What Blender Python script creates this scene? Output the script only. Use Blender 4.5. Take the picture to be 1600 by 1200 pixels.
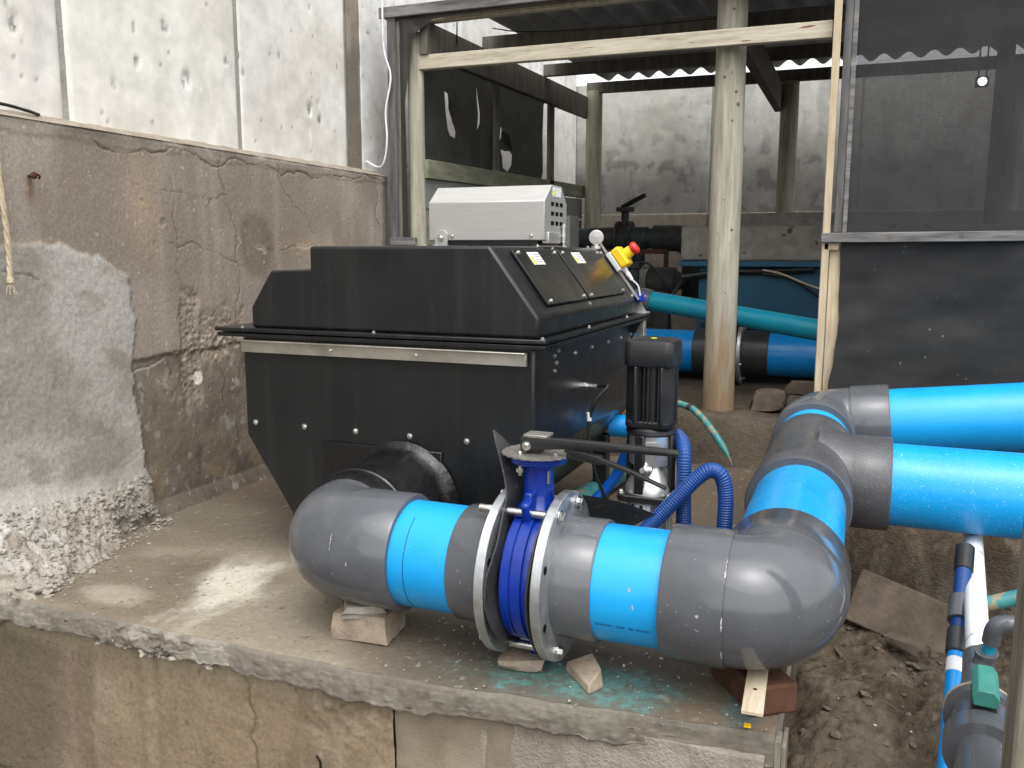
import bpy, bmesh, math, random
import numpy as np
from mathutils import Vector, Matrix, geometry
from math import radians, sin, cos, pi
random.seed(7)
for o in list(bpy.data.objects): bpy.data.objects.remove(o)
S = bpy.context.scene
COL = S.collection
# ------------------------------------------------------------------ camera, sky, sun, exposure
EYE = Vector((0, 0, 1.06)); YAW, PITCH, ROLL, FPX = 22.0, 8.6, 0.1, 1350.0
yw, pt, rl = radians(YAW), radians(PITCH), radians(ROLL)
fw = Vector((-sin(yw)*cos(pt), cos(yw)*cos(pt), -sin(pt)))
rt = Vector((cos(yw), sin(yw), 0)); up = rt.cross(fw)
rt, up = rt*cos(rl)+up*sin(rl), -rt*sin(rl)+up*cos(rl)
cd = bpy.data.cameras.new('camera'); cam = bpy.data.objects.new('camera', cd); COL.objects.link(cam)
cam.matrix_world = Matrix(((rt.x, up.x, -fw.x, EYE.x), (rt.y, up.y, -fw.y, EYE.y), (rt.z, up.z, -fw.z, EYE.z), (0, 0, 0, 1)))
cd.sensor_width = 36; cd.lens = FPX/1600*36; cd.clip_start = .05; cd.clip_end = 400
S.camera = cam
S.render.resolution_x, S.render.resolution_y = 1024, 768
W = bpy.data.worlds.new('World'); S.world = W; W.use_nodes = True
wn, wl = W.node_tree.nodes, W.node_tree.links
SUN_EL, SUN_ROT = 62, -30          # high, behind the camera's right shoulder, veiled by cloud
sky = wn.new('ShaderNodeTexSky'); sky.sky_type = 'NISHITA'; sky.sun_disc = False
sky.sun_elevation = radians(SUN_EL); sky.sun_rotation = radians(180+SUN_ROT); sky.dust_density = 3; sky.ozone_density = 1
hs = wn.new('ShaderNodeHueSaturation'); hs.inputs['Saturation'].default_value = .10
wl.new(sky.outputs[0], hs.inputs['Color']); wl.new(hs.outputs[0], wn['Background'].inputs[0])
wn['Background'].inputs[1].default_value = .15
sd = bpy.data.lights.new('sun', 'SUN'); sd.energy = 0.5; sd.angle = radians(60); sd.color = (1, .96, .9)
so = bpy.data.objects.new('sun', sd); COL.objects.link(so)
az = radians(180+SUN_ROT)
sdir = Vector((sin(az)*cos(radians(SUN_EL)), cos(az)*cos(radians(SUN_EL)), sin(radians(SUN_EL))))
so.rotation_euler = sdir.to_track_quat('Z', 'Y').to_euler()
S.view_settings.view_transform = 'Standard'; S.view_settings.look = 'None'
S.view_settings.exposure = 1.25; S.view_settings.gamma = 1
S.view_settings.use_curve_mapping = False
S.cycles.max_bounces = 6; S.cycles.diffuse_bounces = 3; S.cycles.glossy_bounces = 3; S.cycles.transparent_max_bounces = 6

# ------------------------------------------------------------------ numpy noise
def _h(ix, iy, seed):
    n = (ix.astype(np.int64)*374761393+iy.astype(np.int64)*668265263+seed*1442695041) & 0xffffffff
    n = ((n ^ (n >> 13))*1274126177) & 0xffffffff
    return ((n ^ (n >> 16)) & 0xffff)/65535.0
def vnoise(x, y, seed=0):
    ix, iy = np.floor(x), np.floor(y); fx, fy = x-ix, y-iy
    fx = fx*fx*fx*(fx*(fx*6-15)+10); fy = fy*fy*fy*(fy*(fy*6-15)+10)
    a, b = _h(ix, iy, seed), _h(ix+1, iy, seed); c, d = _h(ix, iy+1, seed), _h(ix+1, iy+1, seed)
    return (a*(1-fx)+b*fx)*(1-fy)+(c*(1-fx)+d*fx)*fy
def fbm(x, y, f=1., o=4, seed=0, g=.5):
    r = np.zeros(np.broadcast(x, y).shape); a = 1.; t = 0.
    for i in range(o):
        c, s_ = cos(.6*i), sin(.6*i)
        r += a*vnoise((x*c-y*s_)*f+13.7*i, (x*s_+y*c)*f-7.1*i, seed+i*17); t += a; a *= g; f *= 2.03
    return r/t*2-1
def sst(a, b, x):
    t = np.clip((x-a)/(b-a), 0, 1); return t*t*(3-2*t)
def mixc(c, col, m):
    return c*(1-m[..., None])+np.array(col)*m[..., None]
def polydist(Yg, Zg, pts, jit=.012, seed=3):
    """distance from grid points to a jagged polyline"""
    P = [Vector(p) for p in pts]; rnd = random.Random(seed)
    for _ in range(4):
        Q = [P[0]]
        for a, b in zip(P, P[1:]):
            d = b-a; m = (a+b)/2+Vector((-d.y, d.x))*rnd.uniform(-.16, .16); Q += [m, b]
        P = Q
    best = np.full(Yg.shape, 9.); lo = np.array([min(p.x for p in P), min(p.y for p in P)])-.06; hi = np.array([max(p.x for p in P), max(p.y for p in P)])+.06
    m = (Yg > lo[0]) & (Yg < hi[0]) & (Zg > lo[1]) & (Zg < hi[1])
    y, z = Yg[m], Zg[m]; bb = np.full(y.shape, 9.)
    for a, b in zip(P, P[1:]):
        d = b-a; L = d.length_squared+1e-12
        t = np.clip(((y-a.x)*d.x+(z-a.y)*d.y)/L, 0, 1)
        bb = np.minimum(bb, np.hypot(y-a.x-t*d.x, z-a.y-t*d.y))
    best[m] = bb
    return best

# ------------------------------------------------------------------ materials
MATS = {}
def mat(name, c1, c2=None, rough=.6, metal=0., scale=6., detail=6., bump=0., bscale=60., stretch=(1, 1, 1), attr=False,
        speck=None, spec=.5, bdist=.01, rvar=.1, voro=0., c3=None, coat=0., alpha=None, split=None, streak=0.):
    if name in MATS: return MATS[name]
    m = bpy.data.materials.new(name); m.use_nodes = True; MATS[name] = m
    N, L = m.node_tree.nodes, m.node_tree.links; B = N['Principled BSDF']
    tc = N.new('ShaderNodeTexCoord'); mp = N.new('ShaderNodeMapping'); mp.inputs['Scale'].default_value = stretch
    L.new(tc.outputs['Object'], mp.inputs[0])
    def noise(s, d=5., r=.55):
        n = N.new('ShaderNodeTexNoise'); n.inputs['Scale'].default_value = s; n.inputs['Detail'].default_value = min(d, 4.)
        n.inputs['Roughness'].default_value = r; L.new(mp.outputs[0], n.inputs['Vector']); return n
    n1 = noise(scale, detail, .62)
    cr = N.new('ShaderNodeValToRGB'); cr.color_ramp.elements[0].position = .32; cr.color_ramp.elements[1].position = .68
    c2 = c2 or tuple(min(1, v*1.18+.004) for v in c1)
    cr.color_ramp.elements[0].color = (*c1, 1); cr.color_ramp.elements[1].color = (*c2, 1)
    if c3:
        e = cr.color_ramp.elements.new(.5); e.color = (*c3, 1)
    L.new(n1.outputs[0], cr.inputs[0]); col = cr.outputs[0]
    def mix(fac, a, b, mode='MIX'):
        x = N.new('ShaderNodeMix'); x.data_type = 'RGBA'; x.blend_type = mode
        for sock, v in ((x.inputs[0], fac), (x.inputs[6], a), (x.inputs[7], b)):
            if hasattr(v, 'node'): L.new(v, sock)
            else: sock.default_value = v if isinstance(v, float) else (*v, 1)
        return x.outputs[2]
    if attr:
        at = N.new('ShaderNodeAttribute'); at.attribute_name = 'Col'
        col = mix(1., at.outputs['Color'], col, 'MULTIPLY')
    if speck:
        sc, th, sc_col = speck
        v = noise(sc, 1., .5); r = N.new('ShaderNodeMapRange'); r.inputs[1].default_value = th; r.inputs[2].default_value = th+.05
        L.new(v.outputs[0], r.inputs[0]); col = mix(r.outputs[0], col, sc_col)
    if split or streak:
        m2 = N.new('ShaderNodeMapping'); m2.inputs['Scale'].default_value = (26, 26, .9) if split else (7, 7, .5); L.new(tc.outputs['Object'], m2.inputs[0])
        ns = N.new('ShaderNodeTexNoise'); ns.inputs['Scale'].default_value = 2.2; ns.inputs['Detail'].default_value = 4; L.new(m2.outputs[0], ns.inputs['Vector'])
        rs = N.new('ShaderNodeMapRange'); rs.inputs[1].default_value = .685 if split else .5; rs.inputs[2].default_value = .72 if split else .8; rs.inputs[4].default_value = .85 if split else streak
        L.new(ns.outputs[0], rs.inputs[0]); col = mix(rs.outputs[0], col, split or (.05, .047, .042))
    L.new(col, B.inputs['Base Color'])
    B.inputs['Metallic'].default_value = metal; B.inputs['Specular IOR Level'].default_value = spec
    rr = N.new('ShaderNodeMapRange'); rr.inputs[1].default_value = .3; rr.inputs[2].default_value = .7
    rr.inputs[3].default_value = max(.02, rough-rvar); rr.inputs[4].default_value = min(1, rough+rvar)
    n3 = noise(scale*2.3, 2.); L.new(n3.outputs[0], rr.inputs[0]); L.new(rr.outputs[0], B.inputs['Roughness'])
    if coat: B.inputs['Coat Weight'].default_value = coat; B.inputs['Coat Roughness'].default_value = .15
    if bump:
        n2 = noise(bscale, 3., .6); b = N.new('ShaderNodeBump'); b.inputs['Strength'].default_value = bump; b.inputs['Distance'].default_value = bdist
        L.new(n2.outputs[0], b.inputs['Height']); L.new(b.outputs[0], B.inputs['Normal'])
    if alpha is not None:
        tr = N.new('ShaderNodeBsdfTransparent'); ms = N.new('ShaderNodeMixShader'); out = N['Material Output']
        w = noise(alpha[1], 1.); wr = N.new('ShaderNodeMapRange'); wr.inputs[1].default_value = .35; wr.inputs[2].default_value = .65
        wr.inputs[3].default_value = alpha[0]+alpha[2]; wr.inputs[4].default_value = alpha[0]-alpha[2]
        L.new(w.outputs[0], wr.inputs[0]); L.new(wr.outputs[0], ms.inputs[0]); L.new(tr.outputs[0], ms.inputs[1]); L.new(B.outputs[0], ms.inputs[2])
        L.new(ms.outputs[0], out.inputs[0])
    return m
WHITE1 = (1, 1, 1)
M = dict(
 plaster=mat('plaster', (.78, .78, .78), (1.10, 1.09, 1.08), .9, scale=80, bump=.4, bscale=170, bdist=.004, attr=True, spec=.2),
 slabtop=mat('slab_cement', (.85, .84, .83), (1.07, 1.06, 1.05), .68, scale=60, bump=.2, bscale=190, bdist=.003, rvar=.2, attr=True, spec=.3),
 soil=mat('soil', (.72, .72, .72), (1.15, 1.12, 1.08), .95, scale=40, bump=.9, bscale=110, bdist=.012, attr=True, spec=.15),
 panel=mat('precast_concrete', (.80, .80, .80), (1.03, 1.03, 1.02), .85, scale=9, bump=.25, bscale=160, bdist=.003, attr=True, spec=.2),
 block=mat('cement_block', (.19, .155, .115), (.29, .245, .19), .9, scale=7, bump=.6, bscale=170, bdist=.005, spec=.2),
 mortar=mat('mortar', (.24, .21, .175), (.36, .32, .27), .95, scale=15, bump=.8, bscale=120, bdist=.008, spec=.2),
 stone=mat('sandstone', (.24, .19, .14), (.40, .335, .26), .9, scale=14, bump=.7, bscale=90, bdist=.006, spec=.2),
 greystone=mat('grey_stone', (.23, .208, .178), (.39, .355, .305), .9, scale=16, bump=.8, bscale=80, bdist=.006, spec=.2),
 brick=mat('clay_brick', (.060, .030, .020), (.125, .062, .040), .85, scale=12, bump=.6, bscale=110, bdist=.004, spec=.2),
 oldbrick=mat('old_brick', (.095, .075, .058), (.17, .135, .105), .9, scale=12, bump=.6, bscale=80, bdist=.006, spec=.2),
 blue=mat('blue_pvc', (.005, .305, .71), (.012, .36, .79), .32, scale=3, speck=(200, .77, (.25, .5, .82)), bump=.04, bscale=40, rvar=.07),
 bluewet=mat('blue_pvc_wet', (.005, .305, .71), (.012, .36, .79), .26, scale=3, speck=(190, .69, (.30, .58, .88)), bump=.22, bscale=170, bdist=.002, rvar=.08),
 bluefar=mat('blue_pvc_shade', (.004, .25, .66), (.007, .29, .74), .35, scale=3, speck=(60, .72, (.1, .2, .35))),  # copy of the blue pipe plastic with shade put into its colour
 grey=mat('grey_pvc', (.078, .083, .093), (.115, .12, .131), .14, scale=3.5, detail=8, speck=(110, .745, (.24, .245, .25)), bump=.02, bscale=18, rvar=.08),
 greywet=mat('grey_pvc_wet', (.058, .059, .065), (.075, .076, .083), .34, scale=4, speck=(300, .63, (.17, .175, .18)), bump=.25, bscale=170, bdist=.002),
 darkpvc=mat('dark_pvc', (.030, .031, .035), (.042, .043, .047), .4, scale=4),
 teal=mat('teal_pvc', (.005, .235, .35), (.009, .285, .41), .35, scale=3, speck=(90, .7, (.05, .3, .36))),
 tealworn=mat('teal_worn', (.02, .16, .17), (.06, .24, .23), .5, scale=25, speck=(30, .56, (.25, .2, .13))),
 tank=mat('black_tank', (.0062, .0070, .0078), (.0085, .0095, .0104), .33, scale=2.2, detail=4, rvar=.10, speck=(160, .745, (.06, .058, .054)), streak=.28, bump=.015, bscale=10, spec=.5),
 tankgloss=mat('black_resin', (.004, .004, .0045), (.007, .007, .0075), .30, scale=9, bump=.4, bscale=22, bdist=.01),
 cover=mat('black_cover', (.0065, .007, .007), (.009, .0095, .0095), .22, scale=3, rvar=.1, spec=.5),
 steel=mat('stainless', (.66, .65, .62), (.74, .73, .70), .34, .8, scale=3, stretch=(1, 1, 9), rvar=.06),
 brushed=mat('brushed_steel', (.44, .435, .415), (.49, .485, .465), .5, .6, scale=20, stretch=(.4, .4, 8), rvar=.05),
 stripst=mat('weathered_steel', (.38, .36, .31), (.58, .55, .49), .42, .85, scale=9, rvar=.1),
 galv=mat('galvanised', (.46, .48, .49), (.66, .68, .69), .42, .85, scale=14, rvar=.1, bump=.05, bscale=60),
 zinc=mat('zinc_bolt', (.55, .55, .53), (.72, .72, .70), .3, 1., scale=20),
 platest=mat('notched_plate', (.24, .23, .21), (.42, .40, .36), .48, .8, scale=60, bump=.3, bscale=120, bdist=.002),
 blueval=mat('blue_epoxy', (.003, .022, .22), (.005, .034, .30), .22, scale=8, bump=.12, bscale=60, bdist=.003, rvar=.06),
 rubber=mat('rubber', (.020, .020, .020), (.040, .040, .039), .55, scale=8, bump=.2, bscale=40, speck=(60, .68, (.09, .085, .08))),
 black=mat('black_paint', (.009, .009, .010), (.016, .016, .017), .38, scale=8, rvar=.1),
 cable=mat('black_cable', (.010, .010, .010), (.014, .014, .014), .5),
 hose=mat('blue_hose', (.005, .040, .19), (.008, .062, .26), .42, scale=8, rvar=.1),
 hosesm=mat('blue_smooth_hose', (.003, .10, .50), (.006, .13, .58), .35),
 white=mat('white_plastic', (.74, .75, .76), (.82, .83, .84), .4, speck=(20, .66, (.5, .5, .5))),
 sticker=mat('sticker_white', (.78, .78, .80), (.84, .84, .85), .5, speck=(300, .6, (.5, .5, .55))),
 yellow=mat('yellow_plastic', (.78, .50, .01), (.84, .56, .015), .35),
 yellowst=mat('yellow_sticker', (.72, .70, .06), (.8, .76, .1), .5),
 red=mat('red_plastic', (.62, .025, .018), (.7, .04, .025), .35),
 greyplastic=mat('pale_grey_plastic', (.52, .53, .55), (.6, .61, .63), .45),
 green=mat('green_handle', (.035, .20, .165), (.06, .27, .22), .5, scale=12),
 timber=mat('pale_timber', (.30, .275, .205), (.52, .475, .37), .8, scale=5, stretch=(9, 9, .9), bump=.35, bscale=26, bdist=.004, c3=(.42, .385, .295), spec=.2, split=(.12, .09, .06)),
 timberx=mat('pale_timber_rail', (.36, .325, .25), (.58, .535, .43), .8, scale=5, stretch=(.9, 9, 9), bump=.3, bscale=26, bdist=.004, c3=(.49, .445, .35), speck=(9, .70, (.22, .10, .05)), spec=.2),
 timberg=mat('treated_pole', (.25, .238, .185), (.47, .445, .365), .75, scale=4.5, stretch=(7, 7, .6), bump=.3, bscale=22, bdist=.004, c3=(.355, .335, .265), speck=(26, .735, (.12, .08, .05)), spec=.25, split=(.10, .08, .05)),
 rawwood=mat('raw_pine', (.42, .34, .23), (.60, .51, .37), .8, scale=6, stretch=(8, 8, .8), bump=.3, bscale=30, bdist=.003, spec=.2),
 shim=mat('shim_pine', (.44, .36, .25), (.60, .52, .40), .8, scale=6, stretch=(10, 1, 10), bump=.3, bscale=30, bdist=.003, spec=.2),
 greywood=mat('weathered_board', (.065, .063, .062), (.16, .155, .15), .85, scale=5, stretch=(8, 8, .8), bump=.4, bscale=26, bdist=.004, spec=.2),
 greywoodx=mat('weathered_rail', (.09, .088, .087), (.25, .243, .235), .85, scale=5, stretch=(.8, 8, 8), bump=.4, bscale=26, bdist=.004, spec=.2),
 darkwood=mat('dark_timber', (.10, .092, .078), (.18, .165, .14), .85, scale=5, stretch=(5, 5, 1), bump=.3, bscale=26, bdist=.004, spec=.2),
 greenwood=mat('green_timber', (.16, .165, .115), (.27, .27, .20), .85, scale=5, stretch=(6, 1, 6), bump=.3, bscale=26, bdist=.004, spec=.2),
 roof=mat('fibre_cement', (.32, .315, .31), (.46, .455, .45), .85, scale=5, bump=.3, bscale=60, spec=.2),
 cloth=mat('shade_cloth', (.034, .033, .030), (.052, .050, .046), .9, scale=6, bump=.5, bscale=300, bdist=.002, spec=.15, alpha=(.97, 260, .02)),
 screen=mat('shade_screen', (.030, .030, .031), (.042, .042, .042), .85, scale=3, bump=.3, bscale=500, bdist=.001, spec=.2, alpha=(.85, 700, .14)),
 plastic=mat('black_sheeting', (.013, .0135, .014), (.024, .024, .0238), .68, scale=2.2, detail=5, bump=.1, bscale=5, bdist=.03, speck=(40, .76, (.12, .12, .115)), spec=.35),
 troughc=mat('trough_concrete', (.24, .225, .195), (.37, .345, .305), .9, scale=12, bump=.6, bscale=80, speck=(14, .70, (.14, .075, .04)), spec=.2),
 bluetank=mat('blue_steel', (.004, .075, .135), (.007, .10, .17), .45, scale=3),
 darkmetal=mat('grimy_metal', (.022, .022, .022), (.055, .052, .048), .7, scale=10, bump=.4, bscale=60, spec=.3),
 grimpipe=mat('grimy_pipe', (.020, .030, .032), (.05, .065, .066), .6, scale=8, spec=.3),
 rust=mat('rusty_steel', (.06, .028, .018), (.11, .052, .032), .85, scale=14, bump=.5, bscale=60, spec=.2),
 dullred=mat('dull_red', (.20, .03, .02), (.28, .05, .03), .7, scale=14),
 cabinet=mat('grey_cabinet', (.20, .20, .19), (.26, .26, .245), .5, scale=5),
 rope=mat('sisal_rope', (.42, .34, .22), (.62, .54, .40), .95, scale=60, bump=.6, bscale=160, bdist=.003),
 postgrey=mat('old_post', (.13, .115, .09), (.27, .25, .205), .9, scale=5, stretch=(9, 9, .8), bump=.5, bscale=30, bdist=.005, spec=.2),
 ink=mat('pipe_print', (.006, .03, .12), (.01, .04, .14), .5),
 hole=mat('dark_opening', (.004, .004, .004), (.006, .006, .006), .9, spec=.1),
 debris=mat('chalk_chips', (.40, .38, .34), (.62, .60, .55), .9, scale=9),
)

# damp brown rot creeping up from the foot of the treated poles
def damp(m, z0, colr):
    N, L = m.node_tree.nodes, m.node_tree.links; B = N['Principled BSDF']; src = B.inputs['Base Color'].links[0].from_socket
    tc = N.new('ShaderNodeTexCoord'); sx = N.new('ShaderNodeSeparateXYZ'); L.new(tc.outputs['Object'], sx.inputs[0])
    mp = N.new('ShaderNodeMapping'); mp.inputs['Scale'].default_value = (9, 9, 1.2); L.new(tc.outputs['Object'], mp.inputs[0])
    nz = N.new('ShaderNodeTexNoise'); nz.inputs['Scale'].default_value = 2.2; nz.inputs['Detail'].default_value = 5; L.new(mp.outputs[0], nz.inputs['Vector'])
    a = N.new('ShaderNodeMath'); a.operation = 'MULTIPLY_ADD'; L.new(nz.outputs[0], a.inputs[0]); a.inputs[1].default_value = 1.1; L.new(sx.outputs[2], a.inputs[2])
    r = N.new('ShaderNodeMapRange'); r.inputs[1].default_value = z0+.55; r.inputs[2].default_value = z0+1.0; r.inputs[3].default_value = .8; r.inputs[4].default_value = 0.; L.new(a.outputs[0], r.inputs[0])
    x = N.new('ShaderNodeMix'); x.data_type = 'RGBA'; L.new(r.outputs[0], x.inputs[0]); L.new(src, x.inputs[6]); x.inputs[7].default_value = (*colr, 1); L.new(x.outputs[2], B.inputs['Base Color'])
damp(M['timberg'], .18, (.19, .115, .06))
# ------------------------------------------------------------------ mesh helpers
def frame(n):
    n = Vector(n).normalized(); a = Vector((0, 0, 1)) if abs(n.z) < .9 else Vector((1, 0, 0))
    u = a.cross(n).normalized(); return u, n.cross(u), n
class MB:
    def __init__(s): s.v = []; s.f = []
    def add(s, vs, fs):
        o = len(s.v); s.v += [tuple(p) for p in vs]; s.f += [[i+o for i in f] for f in fs]; return s
    def box(s, lo, hi):
        (x0, y0, z0), (x1, y1, z1) = lo, hi
        return s.add([(x0, y0, z0), (x1, y0, z0), (x1, y1, z0), (x0, y1, z0), (x0, y0, z1), (x1, y0, z1), (x1, y1, z1), (x0, y1, z1)],
                     [(0, 3, 2, 1), (4, 5, 6, 7), (0, 1, 5, 4), (1, 2, 6, 5), (2, 3, 7, 6), (3, 0, 4, 7)])
    def obox(s, c, u, v, w, a, b, d):
        """oriented box: centre, three unit axes, full sizes"""
        c, u, v, w = Vector(c), Vector(u)*a/2, Vector(v)*b/2, Vector(w)*d/2
        P = [c+u*i+v*j+w*k for k in (-1, 1) for i, j in ((-1, -1), (1, -1), (1, 1), (-1, 1))]
        return s.add(P, [(0, 3, 2, 1), (4, 5, 6, 7), (0, 1, 5, 4), (1, 2, 6, 5), (2, 3, 7, 6), (3, 0, 4, 7)])
    def beam(s, p, q, w, h, up_=(0, 0, 1)):
        p, q = Vector(p), Vector(q); d = (q-p).normalized(); sd_ = d.cross(Vector(up_)).normalized(); u2 = sd_.cross(d)
        return s.obox((p+q)/2, d, sd_, u2, (q-p).length, w, h)
    def rings(s, R, cap=(True, True), close=False):
        n = len(R[0]); o = len(s.v)
        for r in R: s.v += [tuple(p) for p in r]
        for i in range(len(R)-1 if not close else len(R)):
            a, b = o+i*n, o+((i+1) % len(R))*n
            for j in range(n): k = (j+1) % n; s.f.append([a+j, a+k, b+k, b+j])
        if not close:
            if cap[0]: s.f.append([o+j for j in range(n)][::-1])
            if cap[1]: s.f.append([o+(len(R)-1)*n+j for j in range(n)])
        return s
    def lathe(s, p, axis, prof, n=32, cap=(True, True)):
        """prof: list of (distance along the axis, radius)"""
        u, v, w = frame(axis); p = Vector(p)
        return s.rings([[p+w*t+(u*cos(2*pi*j/n)+v*sin(2*pi*j/n))*r for j in range(n)] for t, r in prof], cap)
    def cyl(s, p, q, r0, r1=None, n=24, cap=(True, True)):
        p, q = Vector(p), Vector(q); return s.lathe(p, q-p, [(0, r0), ((q-p).length, r0 if r1 is None else r1)], n, cap)
    def tube(s, P, r, n=14, cap=(True, True)):
        P = [Vector(p) for p in P]; R = []; u = None
        for i, p in enumerate(P):
            t = (P[min(i+1, len(P)-1)]-P[max(i-1, 0)]).normalized()
            if u is None: u = frame(t)[0]
            u = (u-t*u.dot(t)).normalized(); v = t.cross(u); rr = r[i] if isinstance(r, (list, tuple)) else r
            R.append([p+(u*cos(2*pi*j/n)+v*sin(2*pi*j/n))*rr for j in range(n)])
        return s.rings(R, cap)
    def prism(s, poly, f0, f1):
        """poly of 2-D points; f0/f1 map them to the two end faces"""
        n = len(poly); s0 = [f0(*p) for p in poly]; s1 = [f1(*p) for p in poly]
        return s.add(s0+s1, [list(range(n))[::-1], list(range(n, 2*n))]+[[i, (i+1) % n, n+(i+1) % n, n+i] for i in range(n)])
    def build(s, name, m, parent=None, smooth=35, bevel=0., origin=None, seg=2, nofix=False):
        return mesh_obj(name, s.v, s.f, m, parent, smooth, bevel, origin, seg, nofix)
def worg(o):
    p = Vector((0, 0, 0))
    while o: p = p+o.location; o = o.parent
    return p
def mesh_obj(name, V, F, m, parent=None, smooth=35, bevel=0., origin=None, seg=2, nofix=False):
    og = worg(parent) if parent else Vector(origin or (0, 0, 0))
    me = bpy.data.meshes.new(name); me.from_pydata([tuple(Vector(v)-og) for v in V], [], F)
    if not nofix:
        bm = bmesh.new(); bm.from_mesh(me); bmesh.ops.recalc_face_normals(bm, faces=bm.faces); bm.to_mesh(me); bm.free()
    me.update()
    if smooth:
        me.shade_smooth(); me.set_sharp_from_angle(angle=radians(smooth))
    me.materials.append(M[m] if isinstance(m, str) else m)
    o = bpy.data.objects.new(name, me); COL.objects.link(o)
    if parent: o.parent = parent
    else: o.location = og
    if bevel:
        b = o.modifiers.new('bevel', 'BEVEL'); b.width = bevel; b.segments = seg; b.limit_method = 'ANGLE'; b.angle_limit = radians(32)
        b.harden_normals = False
    return o
def grid_obj(name, P, C, m, parent=None, flip=False):
    """P (a,b,3) world points, C (a,b,3) colours -> dense sculpted sheet"""
    a, b, _ = P.shape; og = worg(parent) if parent else Vector((0, 0, 0))
    me = bpy.data.meshes.new(name); idx = np.arange(a*b).reshape(a, b)
    q = np.stack([idx[:-1, :-1], idx[1:, :-1], idx[1:, 1:], idx[:-1, 1:]], -1).reshape(-1, 4)
    if flip: q = q[:, ::-1]
    me.vertices.add(a*b); me.vertices.foreach_set('co', (P-np.array(og)).astype(np.float32).ravel())
    nq = len(q); me.loops.add(nq*4); me.loops.foreach_set('vertex_index', q.astype(np.int32).ravel())
    me.polygons.add(nq); me.polygons.foreach_set('loop_start', np.arange(0, nq*4, 4, dtype=np.int32))
    me.update(calc_edges=True); me.validate(); me.shade_smooth()
    ca = me.color_attributes.new('Col', 'FLOAT_COLOR', 'POINT')
    ca.data.foreach_set('color', np.concatenate([np.clip(C, 0, 1), np.ones((a, b, 1))], -1).astype(np.float32).ravel())
    me.materials.append(M[m]); o = bpy.data.objects.new(name, me); COL.objects.link(o)
    if parent: o.parent = parent
    return o
def tag(o, label=None, cat=None, group=None, kind=None):
    for k, v in (('label', label), ('category', cat), ('group', group), ('kind', kind)):
        if v: o[k] = v
    return o
def thing(name, loc, label, cat, group=None):
    o = bpy.data.objects.new(name, None); COL.objects.link(o); o.location = loc; o.empty_display_size = .1
    bpy.context.view_layer.update()
    return tag(o, label, cat, group)
def struct(o): o['kind'] = 'structure'; return o
def spline(P, n=8):
    P = [Vector(p) for p in P]; Q = [P[0]*2-P[1]]+P+[P[-1]*2-P[-2]]; R = []
    for i in range(1, len(Q)-2):
        a, b, c, d = Q[i-1:i+3]
        for k in range(n):
            t = k/n; R.append(.5*((2*b)+(c-a)*t+(2*a-5*b+4*c-d)*t*t+(3*b-a-3*c+d)*t**3))
    return R+[P[-1]]
# shared bolt mesh: washer, hexagon head, small dome
def _bolt():
    b = MB(); b.lathe((0, 0, 0), (0, 0, 1), [(0, .95), (.18, .95)], 14)
    b.lathe((0, 0, .18), (0, 0, 1), [(0, .62), (.45, .62), (.55, .5)], 6)
    me = bpy.data.meshes.new('bolt'); me.from_pydata(b.v, [], b.f)
    bm = bmesh.new(); bm.from_mesh(me); bmesh.ops.recalc_face_normals(bm, faces=bm.faces); bm.to_mesh(me); bm.free()
    me.materials.append(M['zinc']); return me
BOLT = _bolt()
def bolt(parent, p, n, r, name='bolt', spin=None):
    o = bpy.data.objects.new(name, BOLT); COL.objects.link(o); o.parent = parent
    u, v, w = frame(n); a = random.uniform(0, 1) if spin is None else spin
    q = Matrix((u, v, w)).transposed().to_4x4() @ Matrix.Rotation(a, 4, 'Z')
    o.matrix_local = Matrix.Translation(Vector(p)-worg(parent)) @ q @ Matrix.Scale(r, 4)
    return o
def rock(name, c, size, m, seed, label=None, cat='stone', rz=0., sub=3, rough=.22, parent=None, group=None, flat=False, jit=.3, rd=.22):
    rnd = random.Random(seed); bm = bmesh.new(); bmesh.ops.create_cube(bm, size=2)
    for v in bm.verts: v.co += Vector((rnd.uniform(-jit, jit), rnd.uniform(-jit, jit), rnd.uniform(-jit, jit)*.7 if not flat else 0))
    bmesh.ops.subdivide_edges(bm, edges=bm.edges, cuts=sub, use_grid_fill=True)
    for v in bm.verts:
        d = np.array([v.co.x, v.co.y, v.co.z])
        k = fbm(np.array([d[0]*1.3+seed]), np.array([d[1]*1.3+d[2]*1.7]), 1.2, 3, seed)[0]
        v.co *= 1+rough*k*.7
        l = max(abs(v.co.x), abs(v.co.y), abs(v.co.z)); s_ = (v.co.length/max(l, 1e-6)-1)
        v.co *= 1-rd*s_
    bm.verts.index_update(); R_ = Matrix.Rotation(rz, 3, 'Z'); zmin = min(v.co.z for v in bm.verts)*size[2]/2
    V = [R_ @ Vector((v.co.x*size[0]/2, v.co.y*size[1]/2, v.co.z*size[2]/2-zmin))+Vector(c) for v in bm.verts]
    F = [[v.index for v in f.verts] for f in bm.faces]; bm.free()
    o = mesh_obj(name, V, F, m, parent, smooth=40, origin=c)
    if label: tag(o, label, cat, group)
    return o
# ================================================================== THE SETTING
def cat_lin(*segs): return np.unique(np.concatenate([np.linspace(a, b, n) for a, b, n in segs]))
def yfront(X): return 1.79+np.maximum(0, X+1.04)*.105
SLABX1 = -.125
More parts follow.
